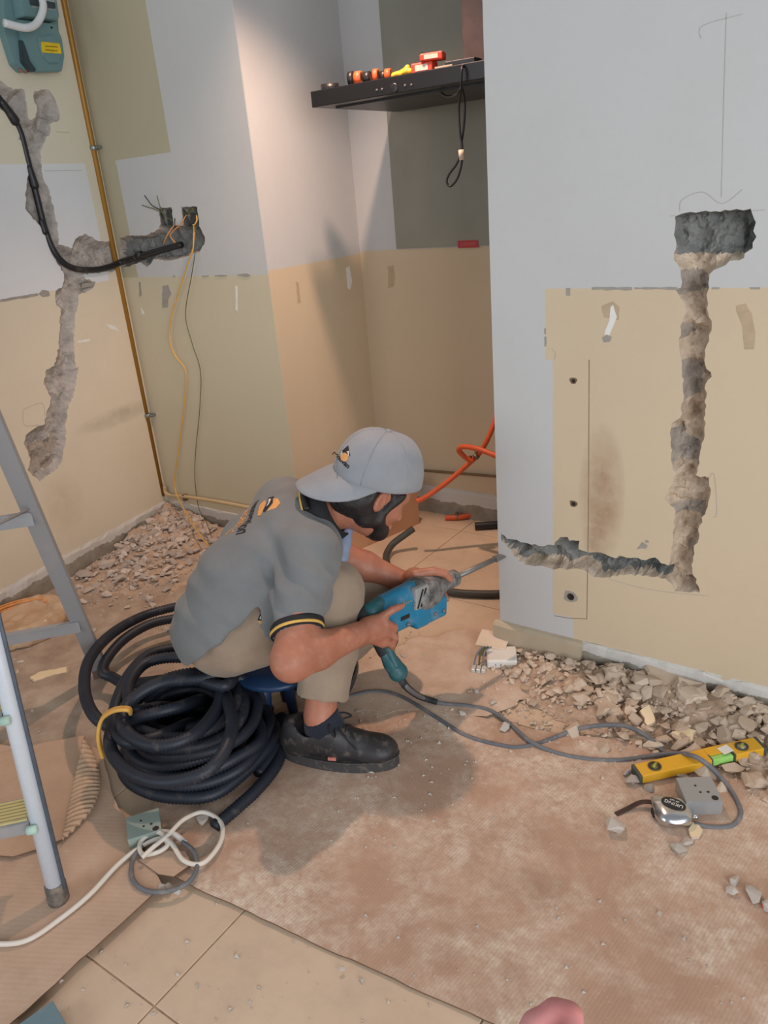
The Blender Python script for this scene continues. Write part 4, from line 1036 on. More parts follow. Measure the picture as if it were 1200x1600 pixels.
# collar opening and cuts
S.cone(neck+(neck-Sc)*0.1, neck+(neck-Sc)*1.5, 0.066, 0.075, 0.004, 's')
aR = un(un(elR-shR)+0.34*CR)
V = None
ax = [np.arange(S.n[i])*S.h+S.o[i] for i in range(3)]
G = np.stack(np.meshgrid(*ax, indexing='ij'), -1).astype(np.float32)
def keepout(p, n_, ctr, rad):
    d = ((G-p)@np.array(n_)); near = np.linalg.norm(G-ctr, axis=-1) < rad
    S.F[near] = np.maximum(S.F[near], d[near])
keepout(cufR+aR*0.006, aR, cufR+aR*0.05, 0.115)
aL = un(elL-shL); 
dl_ = ((G-cufL)@aL).astype(np.float32); nr_ = (np.linalg.norm(G-(cufL+aL*0.05), axis=-1) < 0.10) & (((G-Sc)@LEFT) > 0.03); S.F[nr_] = np.maximum(S.F[nr_], dl_[nr_])
hn = un(np.array([0.30, 0.05, -1.0])); hp0 = D(330, 968, 2.0)
def seg_d(G, a, b):
    ab = (b-a).astype(np.float32); t_ = np.clip(((G-a.astype(np.float32))@ab)/float(ab@ab), 0, 1); return np.linalg.norm(G-a.astype(np.float32)-t_[..., None]*ab, axis=-1)
hq1, hq2 = D(302, 1026, 2.10), D(424, 926, 2.0); hn_ = un(np.cross(LEFT, hq2-hq1)); hn_ = hn_ if hn_[2] < 0 else -hn_
dh = (G-hq1)@hn_; S.F = np.maximum(S.F, np.where((seg_d(G, shR, cufR) < 0.105) | (np.linalg.norm(G-shR, axis=-1) < 0.17) | (((G-Pc)@axis) > 0.27), -1, dh).astype(np.float32))
del G
V, Q = S.mesh(1); N = vnormals(V, Q)
def folds(V, N):
    A = (V-Pc)@axis; Lt = (V-Pc)@LEFT; bk = un(np.cross(LEFT, axis)); Bk = (V-Pc)@bk
    d = 0.0055*fbm(np.stack([A*9, Lt*3, Bk*9], 1), 1.0, 5, 2)
    arm = np.exp(-(np.linalg.norm(V-(shR*0.7+cufR*0.3), axis=1)/0.13)**2)
    q = (V-shR)@un(np.array([0.5, 0.2, 0.8])); d = d+arm*0.0085*np.sin(q*95+3.0*vnoise(V, 9, 2))
    ws = np.exp(-(np.clip(A, -1, 9)/0.10)**2); d = d+ws*0.004*np.sin(A*75+Lt*16+2.2*vnoise(V, 7, 8))
    nk = np.exp(-(np.linalg.norm(V-(shR*0.35+neck*0.65), axis=1)/0.10)**2); d = d+nk*0.006*np.sin(((V-neck)@un(np.array([0.3, -0.8, 0.4])))*110)
    return d
V = V+N*folds(V, N)[:, None]
shirt = adopt(mkq('shirt', V, Q, m_shirt)); shirt['label'] = 'grey short sleeved polo shirt'
sh_bvh = BVHTree.FromPolygons([tuple(map(float, p)) for p in V], [tuple(map(int, q)) for q in Q])
# sleeve trim
e1 = un(np.cross(aR, (0, 0, 1))); e2 = np.cross(aR, e1)
def ring_on(bvh, c, ax_, off, r0, w, n=40, thick=0.003):
    e1 = un(np.cross(ax_, (0.3, 0.2, 1))); e2 = np.cross(ax_, e1); rows = []
    for dz in (0, w*0.33, w*0.66, w):
        cc_ = c+ax_*(off+dz); row = []
        for k in range(n):
            a = 2*math.pi*k/n; d_ = e1*math.cos(a)+e2*math.sin(a)
            hit = bvh.ray_cast(Vector(cc_+d_*0.14), Vector(-d_), 0.14)
            rr = 0.14-hit[3] if hit[0] is not None else r0
            row.append(min(max(rr, r0*0.75), r0*1.25))
        rows.append(row)
    rr = np.array(rows).mean(0); rr = (rr+np.roll(rr, 1)+np.roll(rr, -1))/3
    v = []; f = []; m = 6
    prof = [(0, -0.004), (0, thick), (w*0.5, thick*1.3), (w, thick), (w, -0.004)]; m = len(prof)
    for k in range(n):
        a = 2*math.pi*k/n; d_ = e1*math.cos(a)+e2*math.sin(a)
        for (z, o__) in prof: v.append(c+ax_*(off+z)+d_*(rr[k]+o__))
    for k in range(n):
        for j in range(m-1): f.append((k*m+j, k*m+j+1, ((k+1) % n)*m+j+1, ((k+1) % n)*m+j))
    return v, f
for nm, off, w, mt in (('sleeve_band', -0.018, 0.013, m_black), ('sleeve_stripe', -0.005, 0.007, m_ytrim), ('sleeve_band', 0.002, 0.005, m_black)):
    v, f = ring_on(sh_bvh, cufR, aR, off, 0.058, w); b = MB().add(v, f, 0, True); subpart(b.build(nm, mt), shirt)
# collar: dark band folded round the neck with a yellow line
nx = un(neck-Sc); c0 = Sc+(neck-Sc)*1.02
e1 = un(np.cross(nx, LEFT)); e2 = np.cross(nx, e1)
def collar(r0, r1, z0, z1, name, mat, a0=0.0, a1=6.283):
    v = []; f = []; n = 44
    for k in range(n+1):
        a = a0+(a1-a0)*k/n; d_ = e1*math.cos(a)+e2*math.sin(a)
        for (r_, z_) in ((r0, z0), (r1, z1), (r1-0.004, z1), (r0-0.005, z0)): v.append(c0+d_*r_+nx*z_)
    for k in range(n):
        for j in range(4): f.append((k*4+j, k*4+(j+1) % 4, (k+1)*4+(j+1) % 4, (k+1)*4+j))
    b = MB().add(v, f, 0, True); return subpart(b.build(name, mat), shirt)
collar(0.104, 0.076, -0.030, 0.026, 'collar', m_black); collar(0.1065, 0.1015, -0.034, -0.026, 'collar_stripe', m_ytrim); 
# collar's front flap; bluish light and shade of the shirt's inside coloured in
S = SDF(neck-0.2, neck+0.2, 0.006); S.cone(D(540, 845, 2.13), D(530, 872, 2.11), 0.020, 0.026, 0.01); S.cone(D(546, 826, 2.14), D(537, 850, 2.13), 0.013, 0.020, 0.01)
V, Q = S.mesh(1); N = vnormals(V, Q); V = V+N*(0.004*vnoise(V, 40, 2))[:, None]; adopt(mkq('collar_flap', V, Q, m_collarflap))

# ---- trousers
S = SDF((-1.85, 0.95, 0.06), (-1.02, 1.95, 0.70), 0.006)
S.ell(Pc+np.array([0.022, 0.005, -0.03]), (0.125, 0.158, 0.116), np.column_stack([un(np.cross(LEFT, (0, 0, 1))), LEFT, (0, 0, 1)]), 0.03)
S.chain([hipR+np.array([0.0, -0.01, -0.01]), hipR*0.5+kneeR*0.5+np.array([0, 0, -0.01]), kneeR], [0.108, 0.104, 0.076], 0.05)
S.chain([hipL, hipL*0.5+kneeL*0.5, kneeL], [0.112, 0.10, 0.085], 0.05)
cuf = kneeR*0.15+ankR*0.85
S.chain([kneeR+np.array([0.0, 0.0, -0.01]), kneeR*0.5+ankR*0.5, cuf], [0.078, 0.076, 0.068], 0.03)
S.chain([kneeL, ankL+np.array([0, 0, 0.02])], [0.085, 0.068], 0.03)
sd = un(ankR-kneeR)
S.cut(cuf+sd*0.012, sd) if False else None
ax = [np.arange(S.n[i])*S.h+S.o[i] for i in range(3)]
G = np.stack(np.meshgrid(*ax, indexing='ij'), -1).astype(np.float32)
keepout(cuf+sd*0.0, sd, cuf+sd*0.04, 0.13); keepout(ankL+np.array([0, 0, 0.03]), (0, 0, -1), ankL, 0.11); del G
V, Q = S.mesh(1); N = vnormals(V, Q)
th = un(kneeR-hipR); A = (V-hipR)@th; B = (V-hipR)@np.array([0, 0, 1.0])
d = 0.006*fbm(V*np.array([1, 1, 0.8]), 16, 4, 2)
kn = np.exp(-(np.linalg.norm(V-kneeR-np.array([-0.04, -0.03, -0.03]), axis=1)/0.09)**2); d = d+kn*0.008*np.sin(((V-kneeR)@un(np.array([0.75, 0.25, 0.7])))*95+2*vnoise(V, 10, 3))
hpw = np.exp(-(np.linalg.norm(V-hipR-np.array([-0.02, -0.08, 0.03]), axis=1)/0.12)**2); d = d+hpw*0.007*np.sin(((V-hipR)@un(np.array([0.85, 0.1, 0.45])))*70+3*vnoise(V, 8, 6))
lk = np.exp(-(np.linalg.norm(V-kneeL, axis=1)/0.14)**2); d = d+lk*0.005*np.sin(((V-kneeL)@un(np.array([0.1, 0.2, 1])))*120)
V = V+N*d[:, None]
trous = adopt(mkq('trousers', V, Q, m_trouser)); trous['label'] = 'khaki work trousers'
tr_bvh = BVHTree.FromPolygons([tuple(map(float, p)) for p in V], [tuple(map(int, q)) for q in Q])

# ---- shoes
m_shoe = dusty('shoe_leather', srgb(46, 44, 46), 0.5, 0, 0.28, 30, 0.3); m_sole = dusty('shoe_sole', srgb(66, 64, 64), 0.75, 0, 0.3, 40, 0.2); m_sock = cloth_mat('sock_navy', srgb(34, 38, 48), srgb(48, 52, 64))
m_redtag = simple('red_tag', srgb(196, 120, 108), 0.6)
def shoe(heel, toe, detail=True, ank=None):
    heel = np.array([heel[0], heel[1], 0.007]); toe = np.array([toe[0], toe[1], 0.007]); X = un(toe-heel); Y = np.array([-X[1], X[0], 0]); Z = np.array([0, 0, 1.0]); R = np.column_stack([X, Y, Z]); L = np.linalg.norm(toe-heel)
    P = lambda a, b, c: heel+X*a*L+Y*b+Z*c
    root = empty('shoe')
    S = SDF(np.minimum(heel, toe)-0.14, np.maximum(heel, toe)+np.array([0.14, 0.14, 0.18]), 0.0042)
    S.ell(P(0.80, 0.003, 0.042), (0.064, 0.049, 0.037), R, 0.02); S.ell(P(0.52, 0, 0.052), (0.085, 0.045, 0.046), R, 0.03); S.ell(P(0.18, 0, 0.060), (0.052, 0.040, 0.062), R, 0.03)
    S.cone(P(0.20, 0, 0.090), P(0.45, 0, 0.086), 0.042, 0.037, 0.03); S.cone(P(0.12, 0, 0.10), P(0.10, 0, 0.06), 0.030, 0.034, 0.02); S.cone(P(0.40, 0, 0.098), P(0.66, 0, 0.066), 0.024, 0.026, 0.02)
    S.cut(P(0, 0, 0.024), (0, 0, -1)); S.cone(P(0.26, 0, 0.19), P(0.27, 0, 0.118), 0.044, 0.040, 0.008, 's')
    V, Q = S.mesh(1); up = mkq('shoe_upper', V, Q, m_shoe, root)
    sol = []
    for a in np.linspace(0, 2*math.pi, 48, endpoint=False):
        u = 0.5-0.5*math.cos(a); w = 0.057*(math.sin(math.pi*u)**0.42)*(0.80+0.25*u) if 0 < u < 1 else 0
        sol.append((u*L, w*(1 if math.sin(a) > 0 else -1)+0.002))
    b = MB(); b.prism(sol, 0.0, 0.031, R, heel); so = b.build('sole', m_sole, root)
    b = MB(); b.tube([P(u/L, w, 0.030) for u, w in sol], 0.0032, 6, 0, True); b.build('welt', m_sole, root)
    if detail:
        b = MB()
        for k, (a0, z0) in enumerate([(0.42, 0.122), (0.49, 0.112), (0.56, 0.102)]):
            b.tube(catmull([P(a0, -0.034, z0-0.022), P(a0+0.02, -0.012, z0+0.004), P(a0+0.03, 0.012, z0+0.006), P(a0+0.04, 0.034, z0-0.020)], 6), 0.0028, 6)
        b.tube(catmull([P(0.45, 0, 0.128), P(0.47, -0.035, 0.138), P(0.52, -0.050, 0.115), P(0.50, -0.020, 0.122), P(0.45, 0, 0.128)], 6), 0.0026, 6)
        b.tube(catmull([P(0.45, 0, 0.128), P(0.53, 0.02, 0.140), P(0.60, 0.035, 0.120), P(0.52, 0.012, 0.124), P(0.45, 0, 0.128)], 6), 0.0026, 6)
        b.tube(catmull([P(0.45, 0, 0.128), P(0.54, -0.02, 0.118), P(0.62, -0.036, 0.092), P(0.68, -0.042, 0.072)], 6), 0.0024, 6)
        b.tube(catmull([P(0.45, 0, 0.128), P(0.56, -0.002, 0.116), P(0.66, -0.022, 0.092)], 6), 0.0024, 6)
        b.build('laces', m_logob, root)
        b = MB(); b.box(P(0.47, -0.0465, 0.040), (0.022, 0.004, 0.009), R); b.build('brand_tab', m_redtag, root)
    S = SDF(P(0.2, 0, 0.1)-0.12, P(0.2, 0, 0.1)+0.12, 0.005); ak = P(0.28, 0, 0.12) if ank is None else np.array(ank); S.cone(ak-Z*0.05, ak+Z*0.03, 0.047, 0.045, 0.01); S.cone(ak-Z*0.03+X*0.03, ak+Z*0.01+X*0.012, 0.036, 0.036, 0.012); S.cut(ak+Z*0.004, (-0.35*X[0], -0.35*X[1], 1.0))
    V, Q = S.mesh(1); mkq('sock', V, Q, m_sock, root)
    return root
sh1 = shoe(fl(446, 1184), fl(624, 1196), True, ankR); adopt(sh1); sh1['label'] = 'black lace-up work shoe'
sh2 = shoe(ankL*np.array([1, 1, 0])+np.array([0.05, -0.06, 0]), ankL*np.array([1, 1, 0])+np.array([-0.11, 0.19, 0]), False); adopt(sh2)
# ================================================================== ROTARY HAMMER
m_blue = dusty('tool_blue', srgb(28, 128, 168), 0.42, 0, 0.32, 26); m_teal = dusty('tool_teal', srgb(34, 92, 100), 0.5, 0, 0.2, 30); m_gear = dusty('gear_housing', srgb(78, 80, 82), 0.55, 0, 0.75, 30, 0.2, srgb(190, 186, 180))
m_rub = dusty('tool_rubber', srgb(36, 40, 44), 0.7, 0, 0.25, 24); m_steel = dusty('chisel_steel', srgb(134, 132, 130), 0.45, 0.6, 0.5, 40); m_vent = dusty('vent_grey', srgb(158, 160, 160), 0.5, 0, 0.35, 20)
m_cord = dusty('grey_cord', srgb(110, 112, 116), 0.6, 0, 0.35, 30)
ham = empty('rotary_hammer', tuple(float(c) for c in dr0)); tag(ham, 'blue corded rotary hammer with chisel bit held by the worker', 'power tool')
def hadopt(o): o.parent = ham; o.matrix_parent_inverse = Matrix.Translation(Vector(ham.location)*-1); return o
def lsdf(lo, hi, h, build, name, mat, k=1):
    S = SDF(lo, hi, h); build(S); V, Q = S.mesh(k); return hadopt(mkq(name, dr0+V@DR.T, Q, mat))
E_ = DL
def b_motor(S):
    S.box((0.085, 0, -0.024), (0.090, 0.036, 0.046), None, 0.016, 0.012); S.cone((0.02, 0, 0.012), (0.15, 0, 0.016), 0.030, 0.033, 0.015)
    S.box((0.150, 0, -0.050), (0.030, 0.040, 0.036), None, 0.012, 0.012)
lsdf((-0.05, -0.08, -0.12), (0.24, 0.08, 0.08), 0.0032, b_motor, 'motor_housing', m_blue)
def b_gear(S):
    S.cone((0.160, 0, 0.000), (E_-0.100, 0, -0.004), 0.052, 0.044, 0.01); S.cone((E_-0.10, 0, 0.000), (E_-0.062, 0, 0.002), 0.042, 0.030, 0.012); S.cone((E_-0.06, 0, 0.002), (E_-0.012, 0, 0.002), 0.025, 0.022, 0.012)
    S.box((0.190, 0, -0.03), (0.020, 0.034, 0.045), None, 0.010, 0.012)
lsdf((0.08, -0.08, -0.12), (E_+0.04, 0.08, 0.09), 0.0032, b_gear, 'gear_housing', m_gear)
def b_front(S):
    S.box((E_-0.112, 0, -0.052), (0.056, 0.037, 0.033), None, 0.010, 0.01); S.cone((E_-0.08, 0, -0.05), (E_-0.070, 0, -0.045), 0.028, 0.022, 0.012)
lsdf((0.14, -0.07, -0.12), (E_+0.04, 0.07, 0.02), 0.0032, b_front, 'front_cover', m_blue)
tw = lambda P: [dr0+DR@np.array(p, float) for p in P]
b = MB(); b.box(dp(0.138, -0.032, 0.012), (0.056, 0.022, 0.066), DR, 0, 0.006); vent = hadopt(b.build('vent_panel', m_vent))
for k in (0, 1):
    b = MB(); b.box(dp(0.128+0.013*k, -0.0435, 0.012), (0.005, 0.003, 0.056), DR@np.array([[0.93, 0, 0.36], [0, 1, 0], [-0.36, 0, 0.93]])); o = b.build('vent_slot', m_logob); subpart(o, vent); o.matrix_parent_inverse = Matrix.Identity(4)
    o.parent = vent
b = MB(); RCx = np.column_stack([DY, DZ, DX])
b.lathe([(0.020, 0), (0.027, 0.004), (0.027, 0.012), (0.023, 0.014), (0.023, 0.018), (0.026, 0.020), (0.025, 0.034), (0.018, 0.040)], dp(E_-0.018, 0, 0.002), RCx, 28); hadopt(b.build('chuck', m_gear))
tipP = D(786, 868, 2.44); c1 = dp(E_+0.016, 0, 0.002); b = MB(); mid = c1+(tipP-c1)*0.82
b.tube([c1, c1+(tipP-c1)*0.5, mid], 0.0085, 12)
ta = un(tipP-c1); tb_ = un(np.cross(ta, (0, 0, 1))); tc = np.cross(ta, tb_)
v = [mid+tb_*x+tc*z for x in (-0.009, 0.009) for z in (-0.008, 0.008)]+[tipP+tb_*x+tc*z for x in (-0.013, 0.013) for z in (-0.0015, 0.0015)]
b.add(v, [(0, 1, 3, 2), (4, 6, 7, 5), (0, 4, 5, 1), (2, 3, 7, 6), (0, 2, 6, 4), (1, 5, 7, 3)]); hadopt(b.build('chisel', m_steel))
# rear D handle: grip runs down through the right hand
g0, g1, g2, g3, g4 = dp(0.0, 0, 0.005), D(570, 962, 2.085), D(583, 985, 2.095), D(600, 1018, 2.10), D(622, 1050, 2.11)
def wsdf(pts, rs, name, mat, h=0.0035):
    P = np.array(pts); S = SDF(P.min(0)-0.07, P.max(0)+0.07, h); S.chain(pts, rs, 0.012); V, Q = S.mesh(1); return hadopt(mkq(name, V, Q, mat))
wsdf([g0, g1, g2, g3], [0.030, 0.024, 0.019, 0.019], 'rear_grip', m_rub)
wsdf([D(603, 1022, 2.10), D(612, 1036, 2.105), g4], [0.018, 0.021, 0.027], 'handle_end', m_teal)
wsdf([D(606, 1012, 2.09), D(618, 1040, 2.095)], [0.012, 0.014], 'handle_rib', m_teal)
wsdf([dp(0.06, 0, -0.055), D(613, 1000, 2.12), D(606, 1020, 2.11)], [0.020, 0.014, 0.016], 'handle_link', m_rub)
wsdf([dp(-0.015, 0, 0.008), dp(0.02, 0, 0.012)], [0.029, 0.030], 'handle_joint', m_teal)
for (lx, lz) in ((0.085, -0.052), (0.200, -0.060), (0.235, -0.062), (0.110, 0.0)):
    b = MB(); b.lathe([(0.006, 0), (0.006, 0.003), (0.003, 0.0035), (0.003, 0.001)], dp(lx, -0.037, lz), np.column_stack([DX, DZ, -DY]), 12); hadopt(b.build('screw', m_steel))
# small lettering plates: words on the housing
def word(txt, size, O, U, Vv, Nn, mat, name, parent, th=0.0008, bold=0.0):
    cu = bpy.data.curves.new(name, 'FONT'); cu.body = txt; cu.size = size; cu.extrude = th; cu.align_x = 'CENTER'; cu.align_y = 'CENTER'; cu.offset = bold
    tmp = bpy.data.objects.new(name, cu); COL.objects.link(tmp); bpy.context.view_layer.update()
    me = bpy.data.meshes.new_from_object(tmp.evaluated_get(bpy.context.evaluated_depsgraph_get())); bpy.data.objects.remove(tmp); bpy.data.curves.remove(cu)
    R = np.column_stack([U, Vv, Nn]); co = np.array([v.co[:] for v in me.vertices]) if len(me.vertices) else np.zeros((0, 3))
    me.vertices.foreach_set('co', (np.array(O)+co@R.T).astype(np.float32).ravel()); me.update(); me.materials.clear(); me.materials.append(mat); me.name = name
    o = bpy.data.objects.new(name, me); COL.objects.link(o); o.parent = parent
    if parent is not None: o.matrix_parent_inverse = Matrix.Identity(4) if parent.type == 'MESH' and parent.parent is not None else Matrix.Translation(Vector(parent.location)*-1)
    return o
m_gold = simple('lettering_gold', srgb(150, 140, 96), 0.6)
word('makita', 0.026, dp(0.068, -0.0365, 0.012), DX, DZ, -DY, m_gold, 'lettering', ham)
b = MB(); b.box(dp(0.075, -0.0365, -0.028), (0.034, 0.0015, 0.012), DR); pl_ = hadopt(b.build('rating_plate', m_logob))
# cord with strain relief
cord = [D(626, 1058, 2.115), D(638, 1076, 2.12), fl(660, 1090, 0.035), fl(690, 1099, 0.012), fl(730, 1103, 0.009), fl(765, 1110, 0.010), fl(795, 1130, 0.010), fl(825, 1156, 0.016), fl(862, 1174, 0.010), fl(910, 1185, 0.010), fl(965, 1188, 0.010), fl(1020, 1181, 0.014), fl(1055, 1177, 0.030), fl(1085, 1182, 0.058), fl(1112, 1200, 0.040), fl(1140, 1232, 0.016), fl(1157, 1268, 0.010), fl(1145, 1289, 0.010), fl(1115, 1293, 0.010), fl(1085, 1288, 0.012)]
b = MB(); b.tube(catmull(cord, 10), 0.0062, 10); hadopt(b.build('power_cord', m_cord))
b = MB(); pr = catmull([D(622, 1052, 2.112), D(634, 1072, 2.12), fl(655, 1088, 0.042), fl(683, 1097, 0.016)], 10); b.tube(pr, [0.011-0.003*i/len(pr)+(0.0008 if i % 2 else 0) for i in range(len(pr))], 12); hadopt(b.build('strain_relief', m_rub))

# ---- prints on the clothes, laid onto the cloth
def decal(polys, O, U, Vv, Nn, bvh, mat, name, parent, sub=0.006, lift=0.0012):
    v = []; f = []
    for poly in polys:
        P2 = np.array(poly); lo, hi = P2.min(0), P2.max(0)
        gx, gy = np.meshgrid(np.arange(lo[0], hi[0], sub), np.arange(lo[1], hi[1], sub)); G = np.stack([gx.ravel(), gy.ravel()], 1); G = G[inside(G, poly)] if len(G) else G
        n = len(poly); r = delaunay_2d_cdt([Vector(p) for p in poly]+[Vector((float(a), float(b))) for a, b in G], [(i, (i+1) % n) for i in range(n)], [], 1, 1e-7)
        base = len(v)
        for q in r[0]:
            p = np.array(O)+U*q[0]+Vv*q[1]; hit = bvh.ray_cast(Vector(p+Nn*0.12), Vector(-Nn), 0.30)
            v.append(np.array(hit[0])+Nn*lift if hit[0] is not None else p)
        for t3 in r[2]: f.append(tuple(base+i for i in t3))
    o = mk(name, v, f, mat, None, True); subpart(o, parent); return o
def text_polys_to(bvh, txt, size, O, U, Vv, Nn, mat, name, parent, lift=0.0014):
    o = word(txt, size, (0, 0, 0), np.array([1., 0, 0]), np.array([0, 1., 0]), np.array([0, 0, 1.]), mat, name, None, 0.0, 0.0006)
    bm = bmesh.new(); bm.from_mesh(o.data); bmesh.ops.triangulate(bm, faces=bm.faces[:]); bmesh.ops.subdivide_edges(bm, edges=[e for e in bm.edges if e.calc_length() > 0.012], cuts=2)
    for q in bm.verts:
        p = np.array(O)+U*q.co.x+Vv*q.co.y; hit = bvh.ray_cast(Vector(p+Nn*0.12), Vector(-Nn), 0.30)
        q.co = Vector(np.array(hit[0])+Nn*lift) if hit[0] is not None else Vector(p)
    bm.to_mesh(o.data); bm.free(); subpart(o, parent); return o
# back print
bU = -LEFT; bV = un(np.array(Sc-Pc)-np.array([0, 0, 0.0])); bV = un(bV-(bV@bU)*bU); bN = un(np.cross(bU, bV))
sgn_ = 1.0 if bN[2] > 0 else -1.0
bN = bN*sgn_
hitc = sh_bvh.ray_cast(Vector(CAM), Vector(un(ray(402, 812))), 5)
bO = np.array(hitc[0])-bU*0.045-bV*0.012 if hitc[0] is not None else Sc
text_polys_to(sh_bvh, 'renovation', 0.044, bO-bV*0.018, bU, bV, bN, m_logob, 'print_text', shirt)
text_polys_to(sh_bvh, 'WORKS LLC', 0.028, bO-bV*0.052, bU, bV, bN, m_orange, 'print_text', shirt)
decal([[(a_*0.72, c_*0.72) for a_, c_ in [(-0.050, 0.015), (0.035, 0.015), (0.05, 0.032), (-0.02, 0.05), (-0.06, 0.035)]]], bO, bU, bV, bN, sh_bvh, m_orange, 'print_hand', shirt)
decal([[(a_*0.72, c_*0.72) for a_, c_ in [(-0.065, 0.048), (-0.02, 0.056), (0.03, 0.040), (0.045, 0.050), (0.0, 0.078), (-0.05, 0.075)]]], bO, bU, bV, bN, sh_bvh, m_logob, 'print_house', shirt, 0.006, 0.0014)
decal([[(a_*0.72, c_*0.72) for a_, c_ in [(-0.045, 0.056), (-0.01, 0.062), (0.012, 0.054), (0.005, 0.064), (-0.03, 0.07)]]], bO, bU, bV, bN, sh_bvh, m_logow, 'print_tools', shirt, 0.006, 0.0020)
decal([[(a_*0.72, c_*0.72) for a_, c_ in [(-0.030, 0.076), (0.005, 0.078), (0.045, 0.060), (0.040, 0.088), (0.01, 0.098), (-0.02, 0.092)]]], bO, bU, bV, bN, sh_bvh, m_orange, 'print_roof', shirt, 0.006, 0.0014)
# pocket print on the thigh
h2 = tr_bvh.ray_cast(Vector(CAM), Vector(un(ray(412, 966))), 5)
if h2[0] is not None:
    tO = np.array(h2[0]); tN = un(CAM-tO); tU = un(CR-(CR@tN)*tN); tV = np.cross(tN, tU)
    k = 1.75/1000
    for poly, mt, nm in [([(-9, -3), (-2, -3), (-5, 7)], m_logob, 'print_house'), ([(-1, 0), (5, 0), (6, 8), (0, 9)], m_orange, 'print_hand'), ([(-9, -4), (0, -4), (4, -11), (-3, -9)], m_orange, 'print_hand'), ([(1, -2), (10, 1), (8, -8), (3, -8)], m_logob, 'print_house'), ([(2, -4), (8, -1), (9, -3), (5, -6)], m_logow, 'print_tools'), ([(-6, -1), (-4.5, 4), (-3.5, -1)], m_logow, 'print_tools')]:
        decal([[(a*k, c*k) for a, c in poly]], tO, tU, tV, tN, tr_bvh, mt, nm, trous, 0.005, 0.0022 if mt is m_logow else 0.0014)
# cap print
cap_bvh = BVHTree.FromPolygons([tuple(map(float, p)) for p in gv], [tuple(map(int, q)) for q in gf])
h3 = cap_bvh.ray_cast(Vector(CAM), Vector(un(ray(538, 708))), 5)
if h3[0] is not None:
    tO = np.array(h3[0]); tN = un(CAM-tO); tU = un(CR-(CR@tN)*tN); tV = np.cross(tN, tU); k = 1.72/1000
    for poly, mt, nm, lf in [([(3+6*math.cos(a)-3.0, -6+6.5*math.sin(a)) for a in np.linspace(0, 6.28, 14, endpoint=False)], m_orange, 'print_hand', 0.0016), ([(-7, 0), (-2, 5), (6, 12), (9, -4), (6, -4), (2, 1)], m_logob, 'print_house', 0.0012), ([(3, 2), (7, 3.5), (6.8, -4), (5.5, -4), (5, 1)], m_logow, 'print_tools', 0.002), ([(-6, -1), (-4, 3), (-2.5, 2), (-5, -3)], m_logow, 'print_tools', 0.002)]:
        decal([[(a*k, c*k) for a, c in poly]], tO, tU, tV, tN, cap_bvh, mt, nm, cap_o, 0.004, lf)
    wU = un(tU*0.72-tV*0.69); wV = un(tV*0.72+tU*0.69)
    text_polys_to(cap_bvh, 'renovan', 0.017, tO-tU*0.008-tV*0.017, wU, wV, tN, m_logob, 'print_text', cap_o)
# ================================================================== THINGS ON AND IN THE WALLS
def wtube(name, pts, r, mat, label, cat, n=10, sub=10, group=None, parent=None):
    b = MB(); b.tube(catmull(pts, sub), r, n); o = b.build(name, mat, parent)
    if label: tag(o, label, cat, group)
    return o
m_brass = dusty('painted_pipe_ochre', srgb(164, 118, 46), 0.45, 0.25, 0.15, 12); m_cream = simple('painted_pipe_cream', srgb(200, 176, 136), 0.5, 0, 0.06)
m_zinc = dusty('zinc', srgb(150, 154, 154), 0.4, 0.8, 0.3, 30); m_conduit = dusty('black_plastic', srgb(30, 31, 36), 0.42, 0, 0.16, 16)
# ochre gas pipe down the corner, cream branch along the skirting
gp = empty('gas_pipe', tuple(WB.wp(262, 790)*np.array([1, 1, 0]))); tag(gp, 'ochre painted pipe in the left corner turning into a cream run along the skirting', 'pipe')
def into(o, root): o.parent = root; o.matrix_parent_inverse = Matrix.Translation(Vector(root.location)*-1); return o
top = WB.wp(104, -12, 0.022); bot = WB.wp(259, 772, 0.022)
b = MB(); b.tube([top+(top-bot)*0.12, top, bot], 0.0125, 14); into(b.build('vertical_pipe', m_brass), gp)
b = MB(); b.tube(catmull([WB.wp(262, 758, 0.020), WB.wp(264, 768, 0.020), WB.wp(273, 772, 0.018), WB.wp(300, 775, 0.016), WB.wp(345, 782, 0.016), WB.wp(400, 792, 0.016), WB.wp(470, 803, 0.016)], 8), 0.0085, 12); into(b.build('horizontal_pipe', m_cream), gp)
for (x, y) in ((153, 231), (237, 647)):
    p = WB.wp(x, y, 0.022); b = MB(); b.lathe([(0.0155, -0.008), (0.0165, -0.004), (0.0165, 0.004), (0.0155, 0.008)], p, rot_to(bot-top), 18); b.box(p+np.array([0.022, 0.010, 0]), (0.016, 0.022, 0.012)); b.lathe([(0.005, 0), (0.005, 0.004), (0.0001, 0.005)], p+np.array([0.024, -0.001, 0]), rot_to((0, -1, 0)), 10); into(b.build('pipe_clip', m_zinc), gp)
for (x, y) in ((291, 775), (292, 779)):
    pass
b = MB(); p = WB.wp(292, 776, 0.012); b.box(p, (0.014, 0.022, 0.030)); into(b.build('pipe_clip', simple('rusty_clip', srgb(120, 96, 74), 0.8)), gp)
# thin pipe on the niche back wall
o = wtube('gas_pipe', [WD.wp(560, 727, 0.012), WD.wp(650, 733, 0.012), WD.wp(720, 738.5, 0.012), WD.wp(800, 745, 0.012)], 0.006, simple('old_pipe', srgb(120, 96, 66), 0.6), 'thin brown pipe low on the niche back wall', 'pipe')
